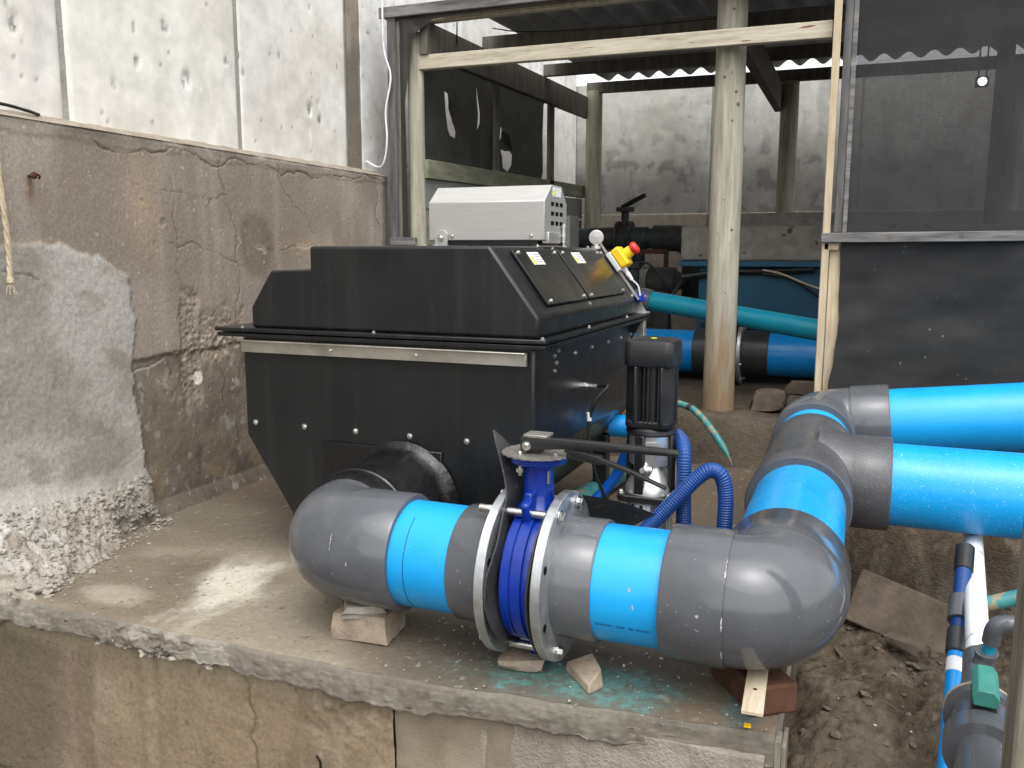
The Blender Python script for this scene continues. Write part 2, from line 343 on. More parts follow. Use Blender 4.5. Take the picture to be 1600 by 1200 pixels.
# ---- ground sheet: trodden earth round the camera, a soft muddy pit on the right, a raised bed under the shed
gx = cat_lin((-60, -3, 16), (-3, -.3, 40), (-.3, 1.15, 175), (1.15, 4, 30), (4, 60, 14))
gy = cat_lin((-60, .5, 16), (.5, 1.6, 16), (1.6, 3.8, 250), (3.8, 4.75, 110), (4.75, 9, 40), (9, 90, 14))
X, Y = np.meshgrid(gx, gy, indexing='ij')
pit = -.54+.26*sst(1.7, 2.75, Y)+.03*sst(2.75, 3.5, Y)+.25*sst(3.5+.05*fbm(X, Y*0, 3, 3, 5), 3.66, Y)
pit = pit-.06*sst(.5, 2.2, X)
Z = np.where(X < SLABX1-.01, np.where(Y < 1.86, -.62, -.07), np.where(Y < 1.6, -.62, pit))
Z = np.where((X >= SLABX1-.01) & (Y >= 1.3) & (Y < 1.75), -.62+.12*sst(1.3, 1.75, Y), Z)
ledge = sst(4.28+.05*fbm(X, Y*0, 4, 3, 8), 4.46, Y+.03*fbm(X, Y, 6, 3, 9))
Z = Z*(1-ledge)+(.235+.012*fbm(X, Y, 3, 3, 2))*ledge
amp = np.where(X > SLABX1-.01, 1., .35)*np.where(Y > 1.5, 1, .4)
lump = fbm(X, Y, 5, 5, 11)
Z = Z+amp*(.040*lump+.034*np.abs(fbm(X, Y, 11, 5, 12, .6))+.012*fbm(X, Y, 45, 3, 13))*np.where((X > SLABX1) | (Y > 4.2) | (Y < 1.8), 1, 0)
Z = np.where((X < SLABX1-.01) & (Y > 1.8) & (Y < 4.22), np.minimum(Z, -.03), Z)
C = np.zeros(X.shape+(3,))+np.array((.125, .098, .072))
C = mixc(C, (.19, .155, .118), sst(-.1, .45, fbm(X, Y, 3.2, 4, 21)))
C = mixc(C, (.085, .063, .045), sst(.05, .5, fbm(X, Y, 6, 4, 22))*.8)
C = mixc(C, (.22, .185, .145), sst(.3, .5, fbm(X, Y, 30, 3, 23))*.6)
C = mixc(C, (.13, .108, .085), ledge*.7)
struct(grid_obj('ground', np.stack([X, Y, Z], -1), C*.72, 'soil'))

# ---- concrete slab: ragged screed edge in front, stained top
sx = cat_lin((-2.62, SLABX1, 500))
skirt = np.linspace(1, 0, 26)                 # 1 = lower ragged lip, 0 = arris
ty = np.concatenate([np.linspace(.006, .95, 190), np.linspace(.96, 2.62, 70)])
Xs, Vs = np.meshgrid(sx, np.concatenate([-skirt, ty]), indexing='ij')
isk = Vs <= 0; t = np.clip(-Vs, 0, 1); yf = yfront(Xs)
arr = .006*fbm(Xs, Xs*0, 7, 4, 31)+.0025*fbm(Xs, Xs*0, 40, 3, 32)
drop = .082+.022*fbm(Xs, Xs*0+3, 6, 5, 33)+.010*fbm(Xs, Xs*0+9, 30, 3, 34)
roughk = .005*fbm(Xs, t*.09, 22, 4, 35)+.004*np.abs(fbm(Xs, t*.09, 70, 3, 36))
rub = sst(-2.05, -1.95, Xs)*(1-sst(-1.72, -1.62, Xs))
Yk = yf+arr-.016*np.sin(np.clip(t*1.15, 0, 1)*pi/2)**.6-roughk*(.8+2*rub)*sst(0, .2, t)+.05*sst(.86, 1, t)
Zk = -.004-drop*t+.004*fbm(Xs, t, 20, 3, 37)
Yt = yf+arr*np.exp(-np.maximum(Vs, 0)*14)+np.maximum(Vs, 0)
Zt = -.010*np.exp(-np.maximum(Vs, 0)*60)+.004*fbm(Xs, Yt, 2.2, 3, 38)+.0022*fbm(Xs, Yt, 14, 4, 39)+.0012*fbm(Xs, Yt, 60, 3, 40)
Ys, Zs = np.where(isk, Yk, Yt), np.where(isk, Zk, Zt)
C = np.zeros(Xs.shape+(3,))+np.array((.36, .305, .23))
C = mixc(C, (.255, .205, .15), sst(-.15, .35, fbm(Xs, Ys, 2.0, 4, 41)))
pale = sst(.38, .95, np.exp(-((Xs+1.80+.10*(Ys-1.9)+.09*fbm(Xs, Ys, 4, 4, 58))/.15)**2-((Ys-2.10+.1*fbm(Xs, Ys, 3, 3, 59))/.32)**2)*1.02+.42*fbm(Xs*1.5, Ys*.8, 7, 6, 42, .6))
C = mixc(C, (.58, .53, .44), pale)
pale2 = sst(.5, 1, np.exp(-((Xs+2.12)/.22)**2-((Ys-1.93)/.10)**2)*1.1+.3*fbm(Xs*.6, Ys*1.4, 7, 4, 43)); C = mixc(C, (.50, .44, .35), pale2*.8)
C = mixc(C, (.20, .165, .125), sst(.2, .8, np.exp(-((Xs+2.06)/.11)**2-((Ys-2.14)/.12)**2)+.35*fbm(Xs, Ys, 9, 4, 44))*.7)
C = mixc(C, (.225, .185, .135), sst(2.32, 2.6, Ys+.1*fbm(Xs, Ys, 3, 3, 45))*.8)
wet = sst(-1.25, -.95, Xs+.1*fbm(Xs, Ys, 6, 3, 46))*(1-sst(2.5, 2.7, Ys)); C = mixc(C, (.165, .138, .106), wet*.92)
C = mixc(C, (.225, .17, .12), sst(-.45, -.25, Xs+.08*fbm(Xs, Ys, 5, 3, 47))*(1-sst(2.2, 2.4, Ys)))
mud = sst(2.75, 3.05, Ys+.1*fbm(Xs, Ys, 3, 3, 48)); C = mixc(C, (.165, .125, .088), mud)
C = mixc(C, (.215, .17, .125), mud*sst(0, .5, fbm(Xs, Ys, 2.5, 3, 49)))
dust = np.exp(-((Xs+.60)/.30)**2-((Ys-(1.955+(Xs+.6)*.10))/.105)**2)
dn = fbm(Xs, Ys, 9, 5, 50)*.55+fbm(Xs*.7+Ys, Ys*1.6-Xs*.4, 26, 4, 51)*.6
C = mixc(C, (.14, .38, .345), sst(.42, .75, dust+.75*dn-.06)*sst(-.35, .15, fbm(Xs, Ys, 70, 3, 57))*.85)
C = mixc(C, (.18, .33, .30), sst(.15, .7, dust+.3*dn)*.35)
C = mixc(C, (.14, .24, .24), sst(.4, .8, np.exp(-((Xs+.20)/.07)**2-((Ys-1.96)/.08)**2)+.5*dn)*.6)
C = mixc(C, (.52, .49, .43), sst(.62, .7, fbm(Xs, Ys, 60, 2, 52))*.5)
C = mixc(C, (.12, .10, .08), sst(.64, .70, fbm(Xs, Ys, 60, 2, 53))*.6)
Ck = np.zeros_like(C)+np.array((.275, .24, .195)); Ck = mixc(Ck, (.40, .36, .30), sst(0, .4, fbm(Xs, t*.1, 8, 4, 54)))
Ck = mixc(Ck, (.17, .145, .115), sst(-1.2, -.9, Xs)*.6+.3*sst(.1, .5, fbm(Xs, t*.1, 14, 4, 55)))
Ck = mixc(Ck, (.55, .47, .36), sst(.72, .95, t)*sst(-.1, .4, fbm(Xs, t*.1+5, 9, 3, 56))*.8)
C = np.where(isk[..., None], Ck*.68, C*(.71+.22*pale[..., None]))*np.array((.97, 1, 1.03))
slab = struct(grid_obj('concrete_slab', np.stack([Xs, Ys, Zs], -1), C, 'slabtop', flip=False))
core = MB().box((-2.62, 1.90, -.70), (SLABX1-.012, 4.36, -.045)).build('slab_core', 'mortar', slab, 0)

# ---- plinth wall under the slab: plastered on the left, bare cement blocks on the right
pw = thing('plinth_wall', (-1.2, 1.82, -.62), 'low brown cement block wall under the front edge of the concrete slab', 'wall')
px = cat_lin((-2.62, -1.062, 300)); pz = np.linspace(-.66, -.055, 120)
Xp, Zp = np.meshgrid(px, pz, indexing='ij')
scar = sst(-1.42, -1.22, Xp+.05*fbm(Xp, Zp, 8, 3, 60))*sst(-.42, -.12, Zp+.1*(Xp+1.06)+.05*fbm(Xp, Zp, 7, 3, 61))
Yp = 1.822-.004*fbm(Xp, Zp, 3, 4, 62)-.0015*fbm(Xp, Zp, 40, 3, 63)-scar*(.012*np.abs(fbm(Xp, Zp, 16, 4, 64))+.006)
crk = np.minimum(polydist(Xp, Zp, [(-1.545, -.09), (-1.535, -.3), (-1.54, -.6)], seed=5), 9)
Yp += .008*np.exp(-(crk/.004)**2)
C = np.zeros(Xp.shape+(3,))+np.array((.335, .27, .195))
C = mixc(C, (.42, .355, .265), sst(-.1, .4, fbm(Xp, Zp, 3, 4, 66)))
C = mixc(C, (.215, .18, .135), sst(.1, .5, fbm(Xp*1.8, Zp*.5, 3.4, 4, 67))*.7)
C = mixc(C, (.16, .14, .115), sst(-2.18, -2.36, Xp+.04*fbm(Xp, Zp, 5, 3, 68))*.75)
C = mixc(C, (.50, .44, .34), sst(-.17, -.11, Zp-.02*fbm(Xp, Zp*0, 6, 3, 69))*(1-scar)*.7)
C = mixc(C, (.42, .37, .29), scar*sst(-.1, .3, fbm(Xp, Zp, 12, 3, 70)))
C = mixc(C, (.17, .14, .11), np.exp(-(crk/.005)**2)*.6)
for yx, s_ in ((-1.93, 71), (-1.86, 72)): C = mixc(C, (.22, .185, .145), np.exp(-((Xp-yx+.006*fbm(Xp*0, Zp, 8, 3, s_))/.014)**2)*.45)
C = mixc(C, (.14, .12, .1), sst(.64, .7, fbm(Xp, Zp, 60, 2, 73))*.5)
grid_obj('plaster_face', np.stack([Xp, Yp, Zp], -1), C*np.array((.78, .755, .71)), 'plaster', pw)
bx0 = [-1.0635, -.818, -.618, -.39, SLABX1-.006]
for r, (z0, z1) in enumerate(((-.305, -.06), (-.62, -.325))):
    xs = bx0 if r == 0 else [-1.0635, -.93, -.70, -.50, -.26, SLABX1-.006]
    for a, b in zip(xs, xs[1:]):
        g = MB(); n_ = 9; jit = random.uniform(-.006, .006)
        u_ = np.linspace(a+.004, b-.004, n_); w_ = np.linspace(z0, z1, n_)
        U_, W_ = np.meshgrid(u_, w_, indexing='ij')
        D_ = yfront(U_)+.022+jit*.5-.005*fbm(U_, W_, 14, 3, 80)+.012*(np.abs((U_-(a+b)/2)/((b-a)/2))**10+np.abs((W_-(z0+z1)/2)/((z1-z0)/2))**10)
        vs = [(U_[i, j], D_[i, j], W_[i, j]) for i in range(n_) for j in range(n_)]
        fs = [(i*n_+j, (i+1)*n_+j, (i+1)*n_+j+1, i*n_+j+1) for i in range(n_-1) for j in range(n_-1)]
        g.add(vs, fs); ring = [i*n_ for i in range(n_)]+[(n_-1)*n_+j for j in range(1, n_)]+[i*n_+n_-1 for i in range(n_-2, -1, -1)]+[j for j in range(n_-2, 0, -1)]
        o0 = len(g.v); g.v += [(g.v[k][0], 1.95, g.v[k][2]) for k in ring]
        g.f += [[ring[k], ring[(k+1) % len(ring)], o0+(k+1) % len(ring), o0+k] for k in range(len(ring))]
        g.build('block', 'block', pw, 60)
MB().box((-1.06, 1.842, -.64), (SLABX1-.018, 1.95, -.05)).build('joint_mortar', 'mortar', pw, 0)

# ---- brown plastered retaining wall on the left
bw = thing('retaining_wall', (-2.6, 3.0, 0), 'brown cracked plaster retaining wall with pale grey patch on the left', 'wall')
wy = cat_lin((-6, 1.3, 16), (1.3, 4.49, 640)); wz = cat_lin((-1.0, -.25, 14), (-.25, 1.5, 350))
Yw, Zw = np.meshgrid(wy, wz, indexing='ij')
d = .004*fbm(Yw, Zw, 1.3, 4, 101)+.0010*fbm(Yw, Zw, 9, 4, 102)+.0008*fbm(Yw, Zw, 60, 3, 103)
eg = 2.545+.05*fbm(Yw*0, Zw, 5, 5, 104, .6)+.012*fbm(Yw, Zw, 40, 3, 99)+.04*sst(.35, 0, Zw)
et = 1.075+.05*fbm(Yw, Zw*0, 5, 4, 105)+.02*fbm(Yw, Zw*0, 25, 3, 106)-.10*sst(2.33, 2.5, Yw)
patch = sst(.012, -.012, Yw-eg)*sst(.012, -.012, Zw-et)
ridg = 1-np.abs(fbm(Yw*.35+Zw*.5, Zw*2.2-Yw*1.1, 4, 5, 107))
d += patch*(.007+.004*fbm(Yw, Zw, 3, 4, 108)+.0005*sst(.80, 1, ridg)*sst(.9, .2, Zw)+.0016*fbm(Yw, Zw, 28, 4, 109))
A = .24*sst(2.62, 1.75, Yw)+.015; hgt = .27+.06*fbm(Yw, Zw*0, 3, 3, 110)
foot = np.clip(1-np.maximum(Zw, 0)/hgt, 0, 1)**1.4*sst(2.60, 2.52, Yw)*sst(1.74, 1.82, Yw)*sst(-.16, -.03, Zw)
lumpy = .018*(1-np.abs(fbm(Yw, Zw, 7, 5, 111, .62)))+.022*np.abs(fbm(Yw, Zw, 30, 5, 112, .65))+.006*fbm(Yw, Zw, 90, 3, 127)
fz = sst(.02, .35, foot)
d += A*foot*(1+.15*fbm(Yw, Zw, 6, 4, 113))+fz*lumpy*(.35+.65*sst(2.56, 2.3, Yw))
d -= .03*fz*sst(.1, .5, fbm(Yw, Zw, 8, 4, 114))*sst(2.1, 2.3, Yw)
d += .03*np.clip(1-Zw/.06, 0, 1)*sst(2.5, 2.62, Yw)
col = sst(.018, -.012, np.abs(Yw-2.845+.02*fbm(Yw*0, Zw, 9, 3, 115))-.05)*sst(.93, .88, Zw+.02*fbm(Yw, Zw, 12, 3, 116))*sst(.38, .5, Zw)
col2 = sst(.12, .0, np.hypot((Yw-3.02)/1.2, Zw-.70)-.05+.05*fbm(Yw, Zw, 12, 3, 117)); expo = np.maximum(col*.9, col2)
d -= expo*(.008+.010*np.abs(fbm(Yw, Zw, 24, 5, 118, .65))); d += expo*.006*fbm(Yw, Zw, 75, 3, 119)
low = sst(.655, .635, Zw-.03*(Yw-2.6)+.014*fbm(Yw, Zw*0, 9, 4, 120))*(1-patch)*sst(2.4, 2.6, Yw)
d -= low*.010; d += low*.006*fbm(Yw, Zw, 7, 4, 121)
d += .003*sst(.010, -.01, np.abs(Zw-1.475)-.022-.014*fbm(Yw, Zw*0, 7, 4, 122))
CR = [([(3.08, 1.475), (3.095, 1.32), (3.12, 1.25), (3.165, 1.1), (3.17, .95), (3.14, .84), (3.15, .72)], .0035, .016),
      ([(2.78, 1.41), (2.79, 1.3), (2.80, 1.07), (2.81, .9), (2.82, .5)], .0022, .009),
      ([(2.66, 1.1), (2.79, 1.08), (2.90, 1.10), (3.04, 1.06), (3.17, 1.02)], .0028, .010),
      ([(3.47, 1.475), (3.52, 1.34), (3.60, 1.28), (3.70, 1.24), (3.76, 1.15)], .0026, .010),
      ([(4.34, 1.47), (4.39, 1.38), (4.37, 1.25), (4.43, 1.1), (4.45, 1.0)], .004, .016),
      ([(2.58, 1.32), (2.70, 1.29), (2.86, 1.30), (3.0, 1.285), (3.11, 1.31)], .0020, .007),
      ([(3.30, 1.09), (3.42, 1.075), (3.55, 1.09), (3.66, 1.085), (3.8, 1.09)], .0026, .009),
      ([(2.52, .60), (2.66, .63), (2.80, .655), (2.95, .66), (3.2, .67), (3.5, .675)], .004, .013),
      ([(2.4, 1.46), (2.75, 1.455), (2.95, 1.45), (3.1, 1.44), (3.3, 1.455), (3.7, 1.45), (4.1, 1.46), (4.45, 1.45)], .0034, .016),
      ([(3.0, .58), (3.06, .50), (3.04, .40)], .003, .01), ([(2.0, 1.0), (2.08, .99), (2.14, .97)], .003, .009)]
cm = np.zeros_like(d); cw = np.zeros_like(d)
for k, (P_, w_, dp) in enumerate(CR):
    ds = polydist(Yw, Zw, P_, seed=200+k)
    nv = .25+.9*np.clip(vnoise(Yw*11, Zw*11, 300+k), 0, 1); e = np.exp(-(ds/(w_*nv))**2); d -= dp*.42*e*nv; cm = np.maximum(cm, e*.8)
    if k in (6, 7): cw = np.maximum(cw, np.exp(-((ds-.004)/.006)**2)*sst(.45, .6, vnoise(Yw*9, Zw*9, 310)))
chip = .6*sst(.80, .84, fbm(Yw, Zw, 11, 2, 123)); d -= chip*.005
C = np.zeros(Yw.shape+(3,))+np.array((.300, .252, .203))
C = mixc(C, (.235, .192, .150), sst(-.2, .4, fbm(Yw, Zw, 1.6, 5, 130)))
C = mixc(C, (.36, .31, .255), sst(.05, .5, fbm(Yw*1.6, Zw*.5, 2.6, 4, 131))*.8)
C = mixc(C, (.40, .30, .205), np.exp(-((Yw-2.62)/.07)**2-((Zw-1.25)/.16)**2)*.6)
C = mixc(C, (.40, .27, .16), np.exp(-((Yw-3.72)/.17)**2-((Zw-1.09)/.035)**2)*.7)
C = mixc(C, (.115, .088, .066), sst(.26, .62, np.exp(-((Yw-3.30)/.13)**2-((Zw-1.10)/.17)**2)+.16*fbm(Yw, Zw, 8, 4, 132))*.62)
C = mixc(C, (.20, .155, .115), np.exp(-((Yw-3.55)/.25)**2-((Zw-1.0)/.13)**2)*.6)
for yy, ss in ((2.95, 133), (3.02, 134), (3.45, 135), (4.1, 136), (2.7, 137)):
    C = mixc(C, (.385, .325, .255), np.exp(-((Yw-yy+.01*fbm(Yw*0, Zw, 8, 3, ss))/.025)**2)*.28)
C = mixc(C, (.42, .37, .30), np.exp(-((Yw-4.415)/.05)**2)*sst(.9, 1.1, Zw)*.55)
C = mixc(C, (.165, .133, .10), low*.88); C = mixc(C, (.27, .235, .185), low*sst(0, .5, fbm(Yw, Zw, 4, 5, 138))*.75)
C = mixc(C, (.095, .078, .06), low*sst(.1, .5, fbm(Yw*2, Zw*.7, 5, 5, 148))*.7); C = mixc(C, (.085, .07, .056), low*sst(.22, .02, Zw+.08*fbm(Yw, Zw, 6, 4, 149))*.6)
C = mixc(C, (.46, .42, .36), low*sst(.42, .5, fbm(Yw*1.2, Zw, 24, 4, 125))*.35); C = mixc(C, (.24, .185, .12), low*sst(.15, .05, np.abs(Zw-.12))*sst(0, .4, fbm(Yw, Zw, 8, 3, 139))*.6)
C = mixc(C, (.28, .225, .17), expo*.7); C = mixc(C, (.44, .37, .28), expo*sst(.05, .4, fbm(Yw, Zw, 28, 3, 140)))
pc = np.zeros_like(C)+np.array((.475, .44, .385))
pc = mixc(pc, (.36, .325, .275), sst(-.1, .45, fbm(Yw, Zw, 3.4, 5, 141))); pc = mixc(pc, (.57, .545, .50), sst(.05, .45, fbm(Yw, Zw, 2.5, 4, 142))*.8)
pc *= .93; pc = mixc(pc, (.27, .235, .19), sst(.2, .5, fbm(Yw+Zw*.6, Zw*1.3, 7, 4, 143))*.55)
C = np.where(patch[..., None] > 0, C*(1-patch[..., None])+pc*patch[..., None], C)
C = mixc(C, (.25, .22, .175), np.exp(-((Yw-eg)/.012)**2)*sst(1.1, 1.0, Zw)*.3)
C = mixc(C, (.41, .365, .305), fz*.75*sst(-.2, .3, fbm(Yw, Zw, 9, 4, 144))); C = mixc(C, (.24, .20, .155), fz*sst(.0, .45, fbm(Yw, Zw, 16, 4, 145))*.7)
C = mixc(C, (.30, .245, .18), fz*sst(.1, .02, Zw)*.5)
C = mixc(C, (.55, .50, .42), sst(1.478, 1.495, Zw)*.5)
wh = sst(.30, .36, fbm(Yw, Zw, 17, 3, 146))*np.exp(-((Yw-2.93)/.16)**2-((Zw-.5)/.07)**2); C = mixc(C, (.66, .60, .50), np.clip(wh*1.6, 0, 1)); C = mixc(C, (.50, .45, .38), cw*.5)
C = mixc(C, (.52, .47, .40), sst(.70, .76, fbm(Yw, Zw, 55, 2, 147))*.45*(1-patch*.5))
C = mixc(C, (.085, .065, .05), cm*.75); C = mixc(C, (.17, .135, .1), chip*.5)
C = mixc(C, (.16, .07, .035), np.exp(-((Yw-2.135)/.012)**2)*sst(1.31, 1.29, Zw)*sst(1.19, 1.27, Zw)*.7)
C = np.clip(C*np.where(patch[..., None] > .5, 1.0, 1.14)*np.array((.975, 1., 1.045)), 0, 1)
Zd = Zw+fz*(.022*fbm(Yw, Zw, 13, 4, 128, .62)+.008*fbm(Yw, Zw, 50, 3, 129)); Yd = Yw+fz*.016*fbm(Yw, Zw, 17, 4, 126, .62)
grid_obj('plaster_face', np.stack([-2.6+d, Yd, Zd], -1), C, 'plaster', bw)
# its sloping mortar ledge and its end
ly = cat_lin((-6, 1.3, 12), (1.3, 4.49, 320)); lx = np.linspace(0, 1, 14); Yl, Tl = np.meshgrid(ly, lx, indexing='ij')
Xl = -2.592-.10*Tl+(1-Tl)*.008*fbm(Yl, Tl*0, 9, 4, 122); Zl = 1.497+.036*Tl**.8+.004*fbm(Yl, Tl*.17, 14, 4, 151)*sst(0, .2, Tl)+.002*fbm(Yl, Tl*.2, 40, 3, 152)*sst(0, .2, Tl)
Cl = np.zeros(Yl.shape+(3,))+np.array((.33, .285, .235)); Cl = mixc(Cl, (.27, .23, .185), sst(-.1, .3, fbm(Yl, Tl*.1, 16, 5, 153)))
grid_obj('ledge', np.stack([Xl, Yl, Zl], -1), Cl, 'plaster', bw)
MB().box((-2.72, -6, -1), (-2.66, 4.485, 1.49)).box((-2.70, 4.40, -1), (-2.607, 4.484, 1.485)).build('core', 'mortar', bw, 0)
tag(MB().tube(spline([(-2.64, 1.4, 1.545), (-2.63, 1.8, 1.532), (-2.625, 2.05, 1.537), (-2.635, 2.17, 1.531), (-2.66, 2.24, 1.528)], 8), .0055, 10).build('ledge_pipe', 'cable', None, origin=(-2.63, 2.0, 1.52)), 'thin black pipe lying on the wall ledge at the left edge', 'pipe')
# rusty nail in it, and a rope end hanging in front
nb = MB().cyl((-2.6, 2.133, 1.312), (-2.572, 2.129, 1.313), .006, n=10).lathe((-2.574, 2.129, 1.313), (1, -.1, 0), [(0, .012), (.006, .012), (.01, .006)], 12)
nb.tube([(-2.576, 2.129, 1.313), (-2.566, 2.136, 1.318), (-2.566, 2.147, 1.312), (-2.575, 2.15, 1.303)], .0035, 8)
tag(nb.build('rusty_anchor_bolt', 'rust', None, origin=(-2.6, 2.133, 1.31)), 'small rusty hooked bolt sticking out of the brown wall', 'bolt')
rp = spline([(-2.52, 1.955, 1.62), (-2.53, 1.968, 1.45), (-2.54, 1.978, 1.29), (-2.545, 1.99, 1.15), (-2.552, 1.998, 1.05), (-2.553, 1.995, .975)], 12)
rb = MB()
for k in range(3):
    rb.tube([p+Vector((cos(i*.42+k*2.094), sin(i*.42+k*2.094), 0))*.0042 for i, p in enumerate(rp)], .0048, 8)
rb.lathe((-2.553, 1.995, .955), (0, 0, 1), [(0, .004), (.008, .011), (.02, .012), (.03, .006)], 12)
for k in range(7): a = k*.9; rb.tube([(-2.553, 1.995, .965), (-2.553+.012*cos(a), 1.995+.012*sin(a), .945), (-2.553+.016*cos(a), 1.995+.016*sin(a), .925)], .0012, 5)
tag(rb.build('rope', 'rope', None, origin=(-2.55, 1.99, .95)), 'frayed end of pale sisal rope hanging before the wall at the left edge', 'rope')

# ---- tall precast wall behind it: panels, joints, brown infill strip
def panel_mesh(name, parent, y0, y1, z0, z1, seed, tint, xw, streak=.0, low=0., axis='x', flipn=False, marks=()):
    n1, n2 = max(24, int((y1-y0)*85)), max(24, int((z1-z0)*70))
    A_, B_ = np.meshgrid(np.linspace(y0, y1, n1), np.linspace(z0, z1, n2), indexing='ij')
    dd = .0016*fbm(A_, B_, 2, 4, seed)+.0006*fbm(A_, B_, 30, 3, seed+1)
    edge = np.minimum(A_-y0, y1-A_)+.004*fbm(A_, B_, 20, 3, seed+9); dd -= .010*np.exp(-(edge/.007)**2)
    pits = sst(.76, .80, fbm(A_, B_, 38, 2, seed+2)); big = sst(.82, .86, fbm(A_, B_, 12, 2, seed+3))*.6; dd -= pits*.003+big*.006
    c = np.zeros(A_.shape+(3,))+np.array(tint)
    c = mixc(c, np.array(tint)*np.array((.86, .85, .82)), sst(-.2, .45, fbm(A_, B_, 2.2, 5, seed+4)))
    c = mixc(c, np.array(tint)*.72, sst(.15, .5, fbm(A_*2.4, B_*.45, 3.2, 4, seed+5))*(.15+streak))
    c = mixc(c, np.array(tint)*.70, sst(.38, .55, fbm(A_, B_, 11, 4, seed+6))*.4)
    for my, mz, mr, wht in marks:
        mm = sst(1.15, .55, np.hypot((A_-my)/mr, (B_-mz)/(mr*1.7))+.55*fbm(A_, B_, 22, 3, seed+11)); dd -= mm*.006
        c = mixc(c, np.array(tint)*.34, mm*sst(-.4, .3, fbm(A_, B_, 60, 3, seed+12))*.85)
        if wht: c = mixc(c, (.86, .86, .84), sst(1., .5, np.hypot((A_-my-.006)/(mr*.45), (B_-mz+mr*.9)/(mr*1.3))+.5*fbm(A_, B_, 30, 3, seed+13))); c = mixc(c, (.88, .88, .87), np.exp(-((A_-my-.004*np.sin(B_*30))/.004)**2)*sst(mz-.05, mz-.1, B_)*.8)
    c = mixc(c, (.24, .23, .21), pits*.7+big*.5)
    if low: c = mixc(c, np.array(tint)*.24, sst(low+.65, low-.2, B_+.30*fbm(A_*1.5, B_, 2.4, 5, seed+7))*.72); c = mixc(c, np.array(tint)*.2, sst(.12, .4, fbm(A_, B_, 9, 4, seed+8))*sst(low+.7, low, B_)*.6)  # shade below the roof gap painted in towards the foot, plus blotchy stains
    Pn = np.stack([xw+dd, A_, B_], -1) if axis == 'x' else np.stack([A_, xw-dd, B_], -1)
    return grid_obj(name, Pn, c, 'panel', parent, flip=flipn)
M['jointgrey'] = mat('joint_grey', (.26, .25, .225), (.36, .35, .32), .9, scale=12, bump=.4, bscale=80)
uw = thing('precast_wall', (-2.8, 4, 1.4), 'tall pale precast concrete wall standing behind the brown retaining wall', 'wall')
pj = [-4.2, -1.9, -.2, 1.42, 2.38, 3.32, 4.225]
for i, (a, b) in enumerate(zip(pj, pj[1:])):
    panel_mesh('panel', uw, a+.009, b-.009, 1.45, 3.4, 400+i*20, (.87, .845, .80) if i != 4 else (.83, .805, .745), -2.682-(.003 if i % 2 else 0), streak=.1 if i == 5 else 0,
        marks={3: ((2.19, 1.82, .022, 0), (2.16, 1.9, .02, 0)), 4: ((2.985, 1.78, .030, 1), (2.72, 1.795, .014, 0), (2.60, 1.70, .016, 0), (2.88, 1.97, .02, 0), (3.24, 1.90, .014, 0)), 5: ((3.87, 1.79, .026, 1), (3.95, 1.83, .013, 0), (3.955, 1.745, .014, 0), (3.36, 1.88, .010, 0), (3.62, 2.3, .012, 0))}.get(i, ()))
panel_mesh('panel', uw, 4.36, 8.32, 1.0, 3.4, 560, (.78, .77, .74), -2.685, streak=.5)
sy, sz = np.meshgrid(np.linspace(4.225, 4.36, 16), np.linspace(1.45, 3.4, 140), indexing='ij')
cs = np.zeros(sy.shape+(3,))+np.array((.28, .24, .19)); cs = mixc(cs, (.20, .18, .15), sst(2.25, 2.2, sz)); cs = mixc(cs, (.36, .33, .28), sst(0, .5, fbm(sy*4, sz, 4, 4, 580))*.6)
grid_obj('infill_strip', np.stack([-2.684+.003*fbm(sy, sz, 12, 3, 581), sy, sz], -1), cs, 'plaster', uw)
MB().box((-2.95, -4.2, -1), (-2.69, 8.3, 3.4)).build('core', 'jointgrey', uw, 0)
bk = thing('back_wall', (-1, 8.3, .2), 'stained precast concrete wall closing the yard behind the shed', 'wall')
bj = [-2.69, -1.38, -.1, 1.25, 2.6, 4.0]
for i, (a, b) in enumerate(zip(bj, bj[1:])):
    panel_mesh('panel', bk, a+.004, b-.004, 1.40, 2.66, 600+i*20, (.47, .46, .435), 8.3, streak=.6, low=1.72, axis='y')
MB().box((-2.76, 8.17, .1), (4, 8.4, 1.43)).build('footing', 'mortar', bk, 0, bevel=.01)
MB().box((-2.76, 8.315, 1.40), (4, 8.5, 2.655)).build('core', 'mortar', bk, 0)
M['knotwood'] = mat('knot_wood', (.12, .09, .06), (.20, .155, .105), .8)
# ================================================================== SHED
sh = thing('lean_to_shed', (-1.2, 4.5, .23), 'open timber pole shed with dark corrugated roof behind the filter tank', 'shed')
def post_round(parent, x, y, z0, z1, r, m, name='post', seed=0, lean=(0, 0)):
    R_ = []; n = 28
    for i in range(34):
        t = i/33; z = z0+(z1-z0)*t; rr = r*(1.06-.10*t)
        R_.append([(x+lean[0]*t+cos(2*pi*j/n)*rr*(1+.018*sin(3*j*2*pi/n+seed)+.012*sin(z*5+seed)), y+lean[1]*t+sin(2*pi*j/n)*rr*(1+.018*sin(3*j*2*pi/n+seed)), z) for j in range(n)])
    return MB().rings(R_).build(name, m, parent, 50)
post_round(sh, -.685, 4.63, .15, 2.44, .078, 'timberg', seed=1)                       # stout middle pole
post_round(sh, -2.405, 4.50, .2, 2.27, .047, 'timberg', seed=2)                        # left front pole
post_round(sh, -2.26, 7.5, .2, 2.45, .072, 'timberg', seed=3)
post_round(sh, -.63, 7.5, .2, 2.42, .072, 'timberg', seed=4)
post_round(sh, .93, 7.3, .2, 2.42, .075, 'timberg', seed=6); post_round(sh, .70, 6.0, .2, 2.35, .05, 'darkwood', seed=5)
